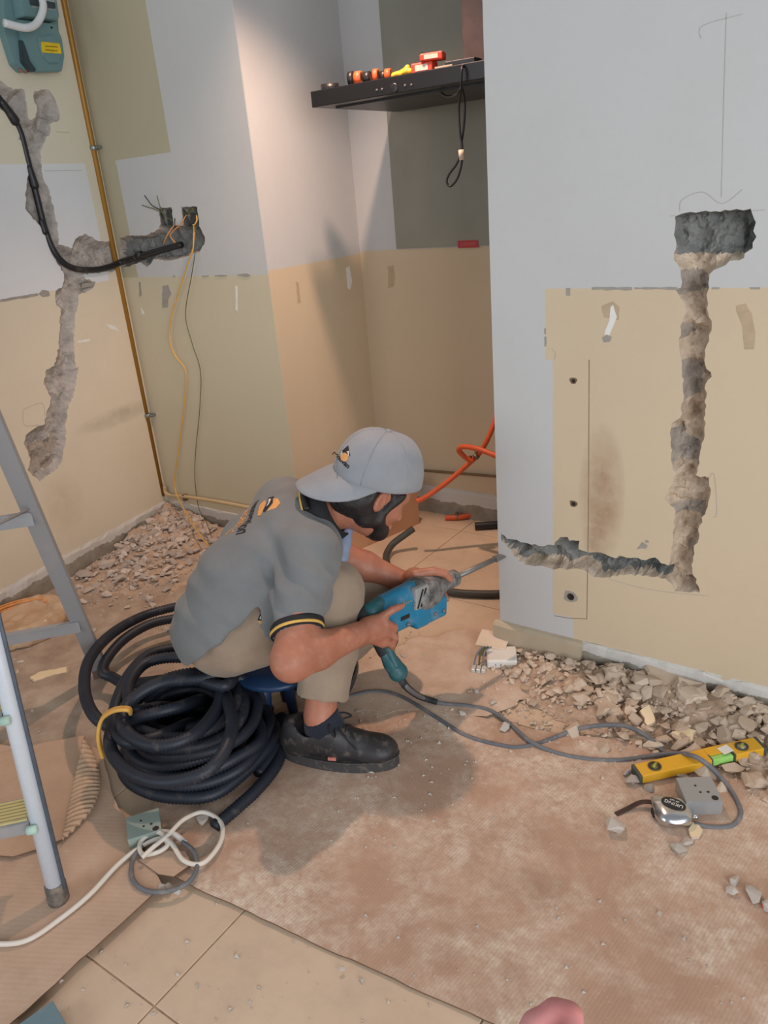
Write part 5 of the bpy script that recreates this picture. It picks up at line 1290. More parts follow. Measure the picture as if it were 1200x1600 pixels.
# black cable duct in the left chase, running round into the back wall chase
b = MB()
pp = [WA.wp(-45, 95, 0.0), WA.wp(-5, 148, -0.004), WA.wp(14, 172, -0.004), WA.wp(32, 205, -0.004), WA.wp(44, 250, -0.004), WA.wp(58, 305, -0.004), WA.wp(72, 360, -0.004), WA.wp(86, 398, 0.006), WA.wp(108, 418, 0.012), WA.wp(140, 422, 0.014), WA.wp(168, 417, 0.014), WB.wp(192, 409, 0.006), WB.wp(220, 400, -0.006), WB.wp(250, 391, -0.012), WB.wp(278, 383, -0.020)]
b.tube(catmull(pp, 8), 0.0125, 12); duct = b.build('cable_duct', m_conduit); tag(duct, 'black flexible duct bent through the broken chases of the left corner', 'cable')
for (a, c, r) in (((3, 160), (22, 188), 0.020), ((46, 262), (54, 290), 0.017), ((64, 345), (70, 362), 0.014)):
    S = SDF(np.minimum(WA.wp(*a), WA.wp(*c))-0.06, np.maximum(WA.wp(*a), WA.wp(*c))+0.06, 0.005); S.cone(WA.wp(*a, 0.0), WA.wp(*c, 0.0), r*0.7, r, 0.01); V, Q = S.mesh(1); o = mkq('tape_wrap', V, Q, m_conduit, duct)
b = MB(); p = WB.wp(217, 399, -0.004); b.lathe([(0.0165, -0.012), (0.0165, 0.012)], p, rot_to(WB.wp(250, 391)-WB.wp(200, 405)), 16); b.build('duct_collar', m_conduit, duct)
# two sunk switch boxes with cut wires
m_box = dusty('old_steel_box', srgb(92, 96, 94), 0.6, 0.4, 0.35, 20)
def sunk_box(W, pts, depth, name, label, mat):
    q = W.poly(pts); u0 = min(a for a, _ in q); u1 = max(a for a, _ in q); z0 = min(c for _, c in q); z1 = max(c for _, c in q); t_ = 0.002
    root = empty(name, tuple(W.world((u0+u1)/2, (z0+z1)/2, 0)), W.a)
    du, dz = (u1-u0), (z1-z0)
    for nm, c, d in (('back_plate', (0, depth, 0), (du, t_, dz)), ('side_plate', (-du/2, depth/2, 0), (t_, depth, dz)), ('side_plate', (du/2, depth/2, 0), (t_, depth, dz)), ('side_plate', (0, depth/2, -dz/2), (du, depth, t_)), ('side_plate', (0, depth/2, dz/2), (du, depth, t_))):
        b = MB(); b.box(c, d); b.build(nm, mat, root)
    tag(root, label, 'switch box'); return root
sunk_box(WB, [(249, 327), (269, 352)], 0.030, 'switch_box', 'left of two old metal switch boxes sunk in the back wall', m_box)
sunk_box(WB, [(285, 326), (309, 354)], 0.030, 'switch_box', 'right of two old metal switch boxes sunk in the back wall', m_box)
m_wy = simple('wire_yellow', srgb(222, 172, 84), 0.5, 0, 0.06); m_wg = simple('wire_green', srgb(86, 92, 48), 0.5, 0, 0.15); m_wk = simple('wire_black', srgb(34, 34, 36), 0.5); m_wo = simple('wire_orange', srgb(222, 150, 84), 0.5)
def bw(pts, out): return [WB.wp(x, y, o) for (x, y), o in zip(pts, out)]
wtube('wire', bw([(252, 330), (243, 322), (237, 312), (232, 305)], [-0.01, 0.012, 0.02, 0.02]), 0.0021, m_wk, 'short black wire sticking up from the left switch box', 'wire', 8)
wtube('wire', bw([(254, 335), (246, 327), (236, 323), (228, 320)], [-0.01, 0.012, 0.02, 0.02]), 0.0018, m_wg, 'short grey green wire bent left out of the left switch box', 'wire', 8)
wtube('wire', bw([(270, 346), (260, 336), (256, 322), (252, 305)], [-0.005, 0.012, 0.02, 0.022]), 0.0019, m_wg, 'thin green wire rising straight from the left switch box', 'wire', 8)
wtube('wire', bw([(272, 350), (268, 362), (262, 374), (257, 381)], [-0.005, 0.012, 0.014, 0.004]), 0.0024, m_wo, 'orange wire end hanging below the left switch box', 'wire', 8)
wtube('wire', bw([(291, 336), (286, 350), (276, 360), (271, 368), (276, 379)], [0.0, 0.014, 0.016, 0.016, 0.008]), 0.0026, m_wo, 'bundled orange wire looped between the switch boxes', 'wire', 8)
wtube('wire', bw([(273, 341), (277, 352), (282, 354), (287, 347), (289, 337)], [0.0, 0.012, 0.014, 0.012, 0.0]), 0.0018, m_wk, 'black wire bridging the two switch boxes', 'wire', 8)
wtube('wire', bw([(288, 333), (296, 335), (305, 328), (300, 326), (294, 334)], [0.0, 0.012, 0.012, 0.006, 0.004]), 0.0022, m_wg, 'green wire curled inside the right switch box', 'wire', 8)
wtube('wire', bw([(307, 337), (311, 344), (309, 350), (306, 351)], [0.0, 0.012, 0.016, 0.016]), 0.0026, m_wy, 'short yellow wire stub at the right switch box edge', 'wire', 8)
wtube('wire', bw([(303, 352), (307, 370), (307, 390), (302, 405), (290, 440), (274, 495), (271, 530), (280, 556), (294, 580), (290, 640), (283, 700), (281, 760)], [0.0, 0.014, 0.02, 0.022, 0.02, 0.022, 0.022, 0.02, 0.016, 0.012, 0.014, 0.03])+[fl(297, 812, 0.09), fl(315, 840, 0.07), fl(326, 852, 0.045)], 0.0030, m_wy, 'long yellow wire hanging from the switch boxes to the rubble', 'wire', 8, 8)
wtube('wire', bw([(306, 350), (310, 372), (311, 395), (305, 430), (295, 490), (305, 535), (317, 580), (315, 640), (309, 700), (308, 745), (315, 790)], [0.0, 0.016, 0.022, 0.02, 0.018, 0.018, 0.014, 0.012, 0.012, 0.014, 0.02])+[fl(322, 815, 0.09), fl(330, 838, 0.07)], 0.0017, m_wg, 'long thin green wire hanging from the right switch box', 'wire', 8, 8)

# ---- meter on the left wall
m_meter = dusty('meter_enamel', srgb(108, 142, 146), 0.42, 0, 0.12, 10); m_meter_d = simple('meter_dark', srgb(52, 66, 72), 0.5); m_glassy = simple('meter_window', srgb(150, 160, 160), 0.2); m_ylab = simple('yellow_label', srgb(226, 196, 40), 0.5); m_redn = simple('counter_red', srgb(150, 84, 88), 0.5)
mroot = empty('electric_meter', tuple(WA.wp(62, 60, 0)), WA.a); tag(mroot, 'teal wall meter with yellow label at the top left', 'meter')
MO = np.array(WA.uz(62, 60))
def mloc(x, y, d=0.0):
    dd_ = ray(x, y); t_ = ((WA.O-WA.I*d-CAM)@WA.I)/(dd_@WA.I); P = CAM+dd_*t_; return (P-WA.O)@WA.U-MO[0], P[2]-MO[1]
def mprism(name, pts, d0, d1, mat, shrink=1.0, par=None):
    P = np.array([mloc(*p, d1) for p in pts]); c = P.mean(0); n = len(P); v = [(p[0], -d0, p[1]) for p in P]+[(c[0]+(p[0]-c[0])*shrink, -d1, c[1]+(p[1]-c[1])*shrink) for p in P]
    f = [tuple(range(n)), tuple(range(2*n-1, n-1, -1))]+[(i, n+i, n+(i+1) % n, (i+1) % n) for i in range(n)]
    bm = bmesh.new(); vs = [bm.verts.new(q) for q in v]
    for q in f: bm.faces.new([vs[i] for i in q])
    bmesh.ops.recalc_face_normals(bm, faces=bm.faces[:]); bmesh.ops.bevel(bm, geom=[e for e in bm.edges], offset=0.0025, segments=2, affect='EDGES')
    me = bpy.data.meshes.new(name); bm.to_mesh(me); bm.free(); me.materials.append(mat); o = bpy.data.objects.new(name, me); COL.objects.link(o); o.parent = par or mroot; return o
def shift(pts, dx, dy): return [(a+dx, c+dy) for a, c in pts]
mprism('back_case', [(4, -45), (80, -45), (92, 30), (95, 85), (88, 108), (36, 112), (24, 100), (8, 50)], 0.0, 0.035, m_meter, 0.98)
mprism('terminal_cover', [(32, 30), (88, 36), (98, 60), (102, 88), (98, 112), (62, 113), (50, 96), (38, 60)], 0.035, 0.062, m_meter, 0.97)
mprism('terminal_cover_rim', [(60, 55), (84, 52), (96, 66), (99, 86), (92, 100), (78, 100), (66, 86), (60, 68)], 0.062, 0.067, m_meter, 0.93)
top_ = mprism('top_case', [(26, -50), (82, -50), (94, 25), (92, 33), (38, 26)], 0.035, 0.085, m_meter, 0.96)
mprism('display_recess', [(46, -30), (82, -30), (88, 16), (50, 12)], 0.083, 0.0862, m_glassy, 1.0)
mprism('counter', [(46, -3), (86, 4), (87, 14), (48, 8)], 0.0862, 0.0880, m_meter_d, 1.0)
mprism('counter_digit', [(63, 4), (74, 6), (75, 14), (64, 12)], 0.088, 0.0886, m_redn, 1.0)
lab = mprism('yellow_label', [(64, 65), (93, 68), (96, 84), (66, 82)], 0.067, 0.0682, m_ylab, 1.0)
for k, y0 in enumerate((71, 77)):
    mprism('label_print', [(70, y0), (90, y0+1.6), (90.5, y0+3.4), (70.4, y0+1.8)], 0.0675, 0.0690, simple('label_ink', srgb(168, 140, 20), 0.6), 1.0)
mprism('seal_hole', [(79, 41), (83, 41.5), (83, 45), (79, 44.5)], 0.060, 0.0632, m_logob, 1.0); mprism('terminal_slot', [(33, 60), (38, 62), (50, 96), (60, 112), (48, 112), (36, 96)], 0.030, 0.052, m_meter_d, 0.9)
for (x, y) in ((32, 110), (40, 111)):
    b = MB(); u, z = mloc(x, y, 0.03); b.lathe([(0.006, -0.006), (0.006, 0.006)], (u, -0.03, z), None, 10); b.build('cable_stub', simple('copper_stub', srgb(150, 100, 84), 0.5), mroot)
wtube('cable_loop', [WA.wp(-30, 45, 0.12), WA.wp(0, 53, 0.13), WA.wp(18, 46, 0.13), WA.wp(28, 25, 0.13), WA.wp(28, 5, 0.12), WA.wp(20, -15, 0.10)], 0.013, simple('white_pvc', srgb(216, 220, 222), 0.5, 0, 0.03), 'white plastic pipe bend in front of the wall meter', 'pipe', 12)

# ---- niche: glass splashback, cooker hood and what lies on it
m_glass = NT('splashback_glass'); o_ = m_glass.obj(); c_ = m_glass.ramp(m_glass.noise(o_, 3, 3), [(0.3, srgb(138, 136, 124)), (0.7, srgb(150, 150, 138))]); m_glass = m_glass.out(c_, 0.16, 0, 0.5)
u0, z0 = WD.uz(621, 391); uu, zz = WD.uz(607, 170)
gu0 = (WD.uz(621, 380)[0]+WD.uz(607, 200)[0])/2
b = MB(); b.box(((gu0+2.0)/2, -0.004, (zD+0.004+2.7)/2), (2.0-gu0, 0.008, 2.7-zD-0.004)); gl_ = b.build('glass_splashback', m_glass); WD.place(gl_); tag(gl_, 'grey green glass splashback on the niche back wall', 'glass panel')
b = MB(); us, zs = WD.uz(733, 381); b.box((us, -0.009, zs), (0.092, 0.001, 0.028)); st = b.build('red_sticker', simple('sticker_red', srgb(176, 40, 46), 0.45, 0, 0.05)); WD.place(st); tag(st, 'red warning sticker on the glass splashback', 'sticker')
tmpw = word('DANGER', 0.017, (us, -0.0098, zs), np.array([1., 0, 0]), np.array([0, 0, 1.]), np.array([0, -1., 0]), simple('sticker_ink', srgb(198, 98, 92), 0.5), 'lettering', None, 0.0002); tmpw.parent = st
for k, xx in enumerate((661, 669)):
    b = MB(); u_, z_ = WD.uz(xx, 86); b.lathe([(0.008, 0), (0.008, 0.004), (0.004, 0.005)], (u_, -0.008, z_), rot_to((0, -1, 0)), 14); b.build('fixing_cap', m_zinc, None).parent = gl_
m_hood = simple('hood_black', srgb(26, 25, 28), 0.28, 0, 0.1); m_hood2 = simple('hood_underside', srgb(48, 46, 46), 0.4, 0.3, 0.1)
HX0, HY0, HZ0, HZ1 = -1.890, 2.37, 1.707, 1.757
def hoodp(x, y): return fl(x, y, HZ1)
hood = empty('cooker_hood', (HX0+0.45, YD-0.02, HZ0)); tag(hood, 'slim black cooker hood mounted on the glass splashback', 'cooker hood')
HW = 0.95
b = MB(); b.box((HX0+HW/2, (HY0+YD-0.01)/2, (HZ0+HZ1)/2), (HW, YD-0.01-HY0, HZ1-HZ0), None, 0, 0.003); into(b.build('hood_body', m_hood), hood)
b = MB(); b.box((HX0+HW/2, (HY0+YD)/2+0.01, HZ0-0.003), (HW-0.10, YD-HY0-0.12, 0.006)); into(b.build('filter_panel', m_hood2), hood)
b = MB(); b.box((-1.30, YD-0.15, 2.30), (0.26, 0.26, 1.02), None, 0, 0.003); into(b.build('chimney', simple('chimney_brown', srgb(86, 70, 68), 0.4)), hood)
for k, (x, y) in enumerate([(589, 141), (597, 140), (633, 134), (643, 133)]):
    P = at_y(x, y, HY0); b = MB(); b.lathe([(0.004, 0), (0.004, 0.003), (0.0001, 0.0035)], (P[0], HY0+0.001, P[2]), rot_to((0, -1, 0)), 12); into(b.build('button', simple('button_grey', srgb(90, 90, 92), 0.4)), hood)
P = at_y(616, 138, HY0); b = MB(); b.lathe([(0.015, 0), (0.015, 0.003), (0.011, 0.004)], (P[0], HY0+0.001, P[2]), rot_to((0, -1, 0)), 24); into(b.build('control_dial', simple('dial_black', srgb(32, 32, 35), 0.35)), hood)
hx = lambda x, y: fl(x, y, HZ1)
m_or = simple('orange_tape', srgb(226, 96, 52), 0.5); m_bk = simple('black_tape', srgb(34, 32, 34), 0.4); m_yl = simple('yellow_plastic', srgb(216, 170, 46), 0.5); m_rw = simple('pack_red', srgb(218, 70, 50), 0.45); m_pw = simple('pack_white', srgb(232, 206, 190), 0.5)
def roll(p, r, w, mat, label, lying=True, ax_=(1, 0, 0)):
    root = empty('tape_roll', tuple(p)); R = np.eye(3) if lying else rot_to(ax_, (0, 0, 1)); c = np.array([0, 0, 0 if lying else r])
    z0 = 0 if lying else -w/2; z1 = w if lying else w/2
    b = MB(); b.lathe([(r*0.62, z0), (r, z0), (r, z1), (r*0.62, z1), (r*0.62, z0)], c, R, 28); b.build('tape', mat, root)
    b = MB(); b.lathe([(r*0.55, z0), (r*0.62, z0), (r*0.62, z1), (r*0.55, z1), (r*0.55, z0)], c, R, 28); b.build('core', simple('tape_core', srgb(150, 128, 100), 0.8), root)
    tag(root, label, 'tape'); return root
def onhood(x, dy=0.05):
    d = ray(x, 120); y = HY0+dy; return np.array([CAM[0]+d[0]/d[1]*y, y, HZ1])
roll(onhood(514, 0.10), 0.032, 0.026, m_bk, 'black tape roll at the left end of the cooker hood')
P = onhood(549, 0.06); roll(P, 0.023, 0.018, m_bk, 'black tape roll standing at the front of the row on the cooker hood', False, (0.9, 0.3, 0))
roll(onhood(560, 0.07), 0.022, 0.022, m_or, 'orange tape roll standing next to the black one on the cooker hood', False, (0.9, 0.3, 0))
roll(onhood(574, 0.08), 0.020, 0.024, m_bk, 'black tape roll in the middle of the row on the cooker hood', False, (0.9, 0.3, 0))
roll(onhood(588, 0.09), 0.022, 0.016, m_or, 'thin orange tape roll in the middle of the row on the cooker hood', False, (0.9, 0.3, 0))
roll(onhood(600, 0.10), 0.018, 0.020, m_bk, 'small dark tape roll right of the thin orange one on the cooker hood', False, (0.9, 0.3, 0))
roll(onhood(607, 0.09), 0.019, 0.018, m_or, 'last orange tape roll of the row on the cooker hood', False, (0.9, 0.3, 0))
S = SDF(onhood(628)-0.12, onhood(628)+0.12, 0.005)
for k in range(7):
    a = onhood(616+4*k, 0.08+0.012*(k % 3)); S.cone(a+np.array([0, 0, 0.012]), a+np.array([0.022, 0.03*math.sin(k), 0.016+0.012*(k % 2)]), 0.011, 0.009, 0.004)
V, Q = S.mesh(0); V[:, 2] = np.maximum(V[:, 2], HZ1); o = mkq('yellow_bag', V, Q, m_yl); tag(o, 'crumpled yellow bag of clips on the cooker hood', 'bag')
def pack(P, d, rz, label, mats):
    root = empty('fuse_pack', tuple(P), rz); b = MB(); b.box((0, 0, d[2]/2), d, None, 0, 0.004); b.build('carton', mats[0], root); b = MB(); b.box((0, -d[1]/2-0.0004, d[2]*0.5), (d[0]*0.6, 0.001, d[2]*0.55)); b.build('carton_label', mats[1], root); tag(root, label, 'box'); return root
pack(onhood(664, 0.06), (0.075, 0.045, 0.030), 0.1, 'lower red and white carton on the cooker hood', (m_rw, m_pw)); q = pack(onhood(678, 0.06)+np.array([0.0, 0, 0.030]), (0.075, 0.045, 0.022), 0.25, 'upper red and white carton stacked on the cooker hood', (m_rw, m_pw))
b = MB(); p = onhood(725, 0.05); b.box(p+np.array([0, 0, 0.008]), (0.10, 0.06, 0.016), rotz(0.1), 0, 0.003); o = b.build('black_adapter', m_bk); tag(o, 'flat black adapter at the right end of the cooker hood', 'adapter')
b = MB(); p = onhood(697, 0.03); b.box(p+np.array([0, 0, 0.003]), (0.06, 0.03, 0.006), rotz(0.05)); o = b.build('paper_strip', simple('paper', srgb(206, 190, 170), 0.8)); tag(o, 'small paper strip lying on the cooker hood', 'paper')
hc = empty('hood_cable', tuple(at_y(720, 140, 2.46))); tag(hc, 'black power cable looped and hanging from the cooker hood', 'cable')
Y_ = 2.355
b = MB(); b.tube(catmull([at_y(727, 100, 2.42), at_y(722, 106, Y_), at_y(720, 140, Y_), at_y(717, 170, Y_+0.02), at_y(719, 210, Y_+0.02), at_y(722, 232, Y_+0.02), at_y(714, 255, Y_+0.02), at_y(702, 272, Y_+0.02), at_y(698, 284, Y_+0.02), at_y(704, 291, Y_+0.02), at_y(714, 280, Y_+0.02), at_y(720, 262, Y_+0.02), at_y(722, 250, Y_+0.02)], 8), 0.0036, 10); into(b.build('cable', m_bk), hc)
b = MB(); b.tube(catmull([at_y(690, 146, 2.47), at_y(700, 151, 2.42), at_y(714, 147, Y_+0.01), at_y(721, 138, Y_), at_y(726, 160, Y_+0.03), at_y(725, 195, Y_+0.03), at_y(721, 225, Y_+0.03), at_y(722, 236, Y_+0.025)], 8), 0.0036, 10); into(b.build('cable', m_bk), hc)
b = MB(); b.tube([at_y(720.5, 234, Y_+0.02), at_y(722, 250, Y_+0.02)], 0.009, 12); into(b.build('connector', simple('connector_cream', srgb(214, 194, 168), 0.5)), hc)

# ================================================================== NICHE FLOOR
m_hose = simple('orange_hose', srgb(206, 88, 44), 0.45, 0, 0.08); m_clamp = dusty('hose_clamp', srgb(128, 120, 104), 0.4, 0.7, 0.2, 40)
hr = empty('gas_hose', tuple(fl(700, 790))); tag(hr, 'orange gas hose bent in a loop above the niche floor', 'hose')
Yh = 2.62
b = MB(); b.tube(catmull([at_y(652, 783, 2.48), at_y(668, 775, 2.50), at_y(700, 752, 2.55), at_y(735, 722, 2.60), at_y(752, 704, 2.62), at_y(768, 672, 2.64), at_y(790, 610, 2.70), at_y(815, 560, 2.80), at_y(840, 540, 2.895)], 10), 0.0105, 12); into(b.build('hose', m_hose), hr)
b = MB(); b.tube(catmull([at_y(738, 722, 2.58), at_y(724, 712, 2.56), at_y(717, 703, 2.55), at_y(724, 698, 2.54), at_y(745, 701, 2.53), at_y(775, 712, 2.52), at_y(800, 722, 2.50)], 10), 0.0105, 12); into(b.build('hose', m_hose), hr)
for (x, y, Y) in ((735, 720, 2.59), (744, 713, 2.60)):
    p = at_y(x, y, Y); b = MB(); b.lathe([(0.0115, -0.006), (0.0135, -0.006), (0.0135, 0.006), (0.0115, 0.006)], p, rot_to(at_y(752, 704, 2.62)-at_y(735, 722, 2.60)), 18); b.box(p+np.array([0.004, -0.004, 0.017]), (0.010, 0.010, 0.012)); into(b.build('hose_clamp', m_clamp), hr)
hr2 = empty('gas_hose', tuple(fl(730, 805))); tag(hr2, 'short orange hose end lying low by the niche back wall', 'hose')
b = MB(); b.tube(catmull([fl(696, 809, 0.012), fl(720, 808, 0.014), fl(750, 802, 0.018), fl(780, 793, 0.026), fl(810, 780, 0.04)], 8), 0.0125, 12); into(b.build('hose', m_hose), hr2)
b = MB(); p = fl(714, 808, 0.014); b.lathe([(0.0130, -0.006), (0.0150, -0.006), (0.0150, 0.006), (0.013, 0.006)], p, rot_to(fl(750, 802)-fl(696, 809)), 18); b.box(p+np.array([0, 0, 0.018]), (0.012, 0.012, 0.012)); into(b.build('hose_clamp', m_clamp), hr2)
wtube('pipe_offcut', [fl(742, 822, 0.018), fl(775, 820, 0.018), fl(810, 817, 0.018)], 0.017, m_conduit, 'short black pipe offcut on the niche floor by the wall end', 'pipe', 16)
wtube('drain_hose', [fl(646, 826, 0.10), fl(632, 836, 0.075), fl(612, 852, 0.04), fl(603, 872, 0.02), fl(612, 890, 0.016), fl(640, 908, 0.016), fl(700, 924, 0.016), fl(745, 928, 0.016), fl(790, 927, 0.016), fl(840, 918, 0.016)], 0.0145, simple('drain_hose_grey', srgb(64, 62, 56), 0.55, 0, 0.15), 'dark grey drain hose curving over the niche floor', 'hose', 14, 12)
# cardboard box standing behind the worker
m_box2 = simple('box_cardboard', srgb(186, 136, 100), 0.85, 0, 0.06, 8, 0.08, 300)
p1, p2_ = fl(655, 818), fl(540, 868); dirv = un(p2_-p1); bx = empty('cardboard_box', tuple((p1+p2_)/2), math.atan2(dirv[1], dirv[0])); Lb = float(np.linalg.norm(p2_-p1)); tag(bx, 'open brown cardboard box standing behind the worker', 'box')
bh = 0.21; bd = 0.20; sgn_b = -1
for nm, c, d in (('side_panel', (0, 0, bh/2), (Lb, 0.004, bh)), ('side_panel', (0, -bd, bh/2), (Lb, 0.004, bh)), ('end_panel', (-Lb/2, -bd/2, bh/2), (0.004, bd, bh)), ('end_panel', (Lb/2, -bd/2, bh/2), (0.004, bd, bh)), ('bottom', (0, -bd/2, 0.003), (Lb, bd, 0.004))):
    b = MB(); b.box(c, d); b.build(nm, m_box2, bx)
b = MB(); b.box((-Lb/2+0.06, -bd-0.03, bh+0.01), (0.12, 0.07, 0.003), np.array([[1, 0, 0], [0, 0.9, -0.43], [0, 0.43, 0.9]])); b.build('flap', m_box2, bx)
# faceplates and connector by the wall end
m_face = simple('faceplate_cream', srgb(222, 204, 182), 0.5, 0, 0.05); m_facew2 = simple('faceplate_white', srgb(228, 224, 216), 0.4, 0, 0.03)
fp = empty('socket_faceplate', tuple(fl(784, 1036)), 0.50); tag(fp, 'white socket plate lying upside down beside the wall end', 'socket')
b = MB(); b.box((0, 0, 0.022), (0.095, 0.088, 0.030), None, 0, 0.006); b.build('plate_body', m_facew2, fp)
for k in (-1, 1):
    b = MB(); b.box((-0.012+0.008*k, -0.0445, 0.022), (0.003, 0.002, 0.008)); b.build('slot', m_plaster, fp)
b = MB(); b.box((0, 0, 0.004), (0.05, 0.05, 0.008)); b.build('terminal_block', m_ch_dark, fp)
fp2 = empty('blank_faceplate', tuple(fl(771, 1018, 0.0)+np.array([0, 0, 0.045])), 0.22); fp2.rotation_euler = (0.12, 0.05, 0.22); tag(fp2, 'dusty cream cover plate resting on the white socket plate', 'cover plate')
b = MB(); b.box((0, 0, 0), (0.098, 0.085, 0.006), None, 0, 0.002); b.build('plate', m_face, fp2)
rock('tan', fl(786, 992, 0.0)+np.array([0, 0, 0.052]), 0.024, 'small plaster crumb on the dusty cream cover plate', None, None, 0.1, 0.0, 'plaster_lump')
cn = empty('wire_connector', tuple(fl(748, 1052)), 0.35); tag(cn, 'clear terminal connector with green and grey wires beside the socket plate', 'connector')
for k in range(3):
    b = MB(); b.box((-0.016+0.016*k, 0, 0.012), (0.014, 0.028, 0.020), None, 0, 0.003); b.build('terminal', simple('terminal_clear', srgb(196, 196, 188), 0.25), cn)
    b = MB(); b.tube(catmull([(-0.016+0.016*k, 0.012, 0.018), (-0.012+0.012*k, 0.035, 0.040), (-0.004+0.01*k, 0.055, 0.050), (0.012+0.01*k, 0.075, 0.052)], 6), 0.0028, 8); b.build('wire', m_wg if k % 2 else simple('wire_grey', srgb(110, 118, 130), 0.5), cn)

# ================================================================== LADDER
m_alu = dusty('aluminium', srgb(222, 230, 240), 0.30, 0.2, 0.12, 10, 0.0, srgb(216, 214, 210)); m_alu2 = dusty('aluminium_dull', srgb(168, 170, 174), 0.45, 0.4, 0.3, 12); m_foot = dusty('rubber_foot', srgb(92, 84, 78), 0.8, 0, 0.6, 40); m_tread = dusty('tread_yellow', srgb(206, 190, 130), 0.6, 0, 0.35, 12)
LF, LR, LT = fl(95, 1418), fl(160, 1058), np.array([-1.795, 0.848, 1.573]); wax = un(np.array([-(LF-LR)[1]*-1, -(LF-LR)[0], 0])); wax = un(np.array([-0.675, -0.738, 0]))
lad = empty('step_ladder', tuple(((LF+LR)/2)*np.array([1, 1, 0]))); tag(lad, 'aluminium step ladder standing at the left picture edge', 'ladder')
LW = 0.46
def rail(a, b_, r, mat, name):
    q = MB(); q.tube([a, a+(b_-a)*0.5, b_], r, 18); return into(q.build(name, mat), lad)
def cprof(a, b_, w, d, mat, name, face):
    z = un(b_-a); x = np.array(face, float); x = un(x-(x@z)*z); R = np.column_stack([x, np.cross(z, x), z]); L = np.linalg.norm(b_-a); q = MB(); t_ = 0.0025
    for c, dd in (((0, 0, L/2), (t_, w, L)), ((d/2, w/2, L/2), (d, t_, L)), ((d/2, -w/2, L/2), (d, t_, L))): q.box(a+R@np.array(c), dd, R)
    return into(q.build(name, mat), lad)
up = lambda a, t_: a+(LT-a)*t_
rail(LF+np.array([0, 0, 0.012]), LT, 0.0195, m_alu, 'front_rail'); rail(LF+wax*LW+np.array([0, 0, 0.012]), LT+wax*(LW-0.06), 0.0165, m_alu, 'front_rail')
b = MB(); b.tube([LF-wax*0.0205+np.array([0, 0, 0.05]), LT-wax*0.0205], 0.0048, 8); into(b.build('rail_flange', simple('flange_dark', srgb(96, 104, 116), 0.5, 0.3)), lad)
fdir = un(LF-LR)
cprof(LR, LT, 0.046, 0.022, m_alu2, 'rear_rail', -fdir*1.0); cprof(LR+wax*LW, LT+wax*(LW-0.06), 0.046, 0.022, m_alu2, 'rear_rail', -fdir)
for a in (LF, LF+wax*LW):
    q = MB(); z = un(LT-LF); q.lathe([(0.022, 0), (0.0235, 0.01), (0.0235, 0.058), (0.021, 0.062)], a, rot_to(z), 20); into(q.build('rubber_foot', m_foot), lad)
for a in (LR, LR+wax*LW):
    q = MB(); q.box(a+np.array([0, 0, 0.018]), (0.030, 0.052, 0.036), np.column_stack([fdir, wax, (0, 0, 1)]), 0, 0.004); into(q.build('rubber_foot', dusty('foot_brown', srgb(110, 88, 76), 0.8)), lad)
# rear cross bars and front treads
def on_leg(a, x, y):
    best = min(np.linspace(0, 1, 400), key=lambda t_: (px(up(a, t_))[0]-x)**2+(px(up(a, t_))[1]-y)**2); return best
for (x, y) in ((112, 982), (38, 815), (-40, 640)):
    t_ = on_leg(LR, x, y); a = up(LR, t_); c = a+wax*(LW-0.06*t_); q = MB(); m_ = (a+c)/2; q.box(m_+fdir*0.004, (0.006, np.linalg.norm(c-a), 0.042), np.column_stack([fdir, wax, (0, 0, 1)])); q.box(m_+fdir*0.012+np.array([0, 0, 0.020]), (0.018, np.linalg.norm(c-a), 0.003), np.column_stack([fdir, wax, (0, 0, 1)])); into(q.build('cross_bar', m_alu2), lad)
t_ = on_leg(LR, 20, 800); a = up(LR, t_); b = MB(); b.tube([a+fdir*0.012+np.array([0, 0, -0.01]), up(LF, 0.52)], 0.0045, 8); into(b.build('spreader', m_alu2), lad)
for k, (x, y) in enumerate(((62, 1275), (18, 1110), (-30, 930))):
    t_ = on_leg(LF, x, y); a = up(LF, t_)+wax*0.018; L_ = LW-0.06*t_-0.036; R = np.column_stack([fdir, wax, (0, 0, 1)]); c = a+wax*L_/2-fdir*0.03
    q = MB(); q.box(c, (0.085, L_, 0.006), R); q.box(c+fdir*0.042-np.array([0, 0, 0.012]), (0.004, L_, 0.028), R); q.box(c-fdir*0.042-np.array([0, 0, 0.012]), (0.004, L_, 0.028), R); tr = into(q.build('tread', m_alu2), lad)
    q = MB()
    for j in range(7): q.box(c+fdir*(-0.033+0.011*j)+np.array([0, 0, 0.0045]), (0.006, L_*0.98, 0.004), R)
    o = q.build('tread_ribs', m_tread, tr); o.matrix_parent_inverse = Matrix.Identity(4)
    q = MB(); q.lathe([(0.010, -0.008), (0.010, 0.012), (0.006, 0.014)], a+fdir*0.030-np.array([0, 0, 0.006])-wax*0.006, rot_to(-wax), 16); o = q.build('rivet_cap', simple('cap_mint', srgb(176, 204, 190), 0.5), tr)

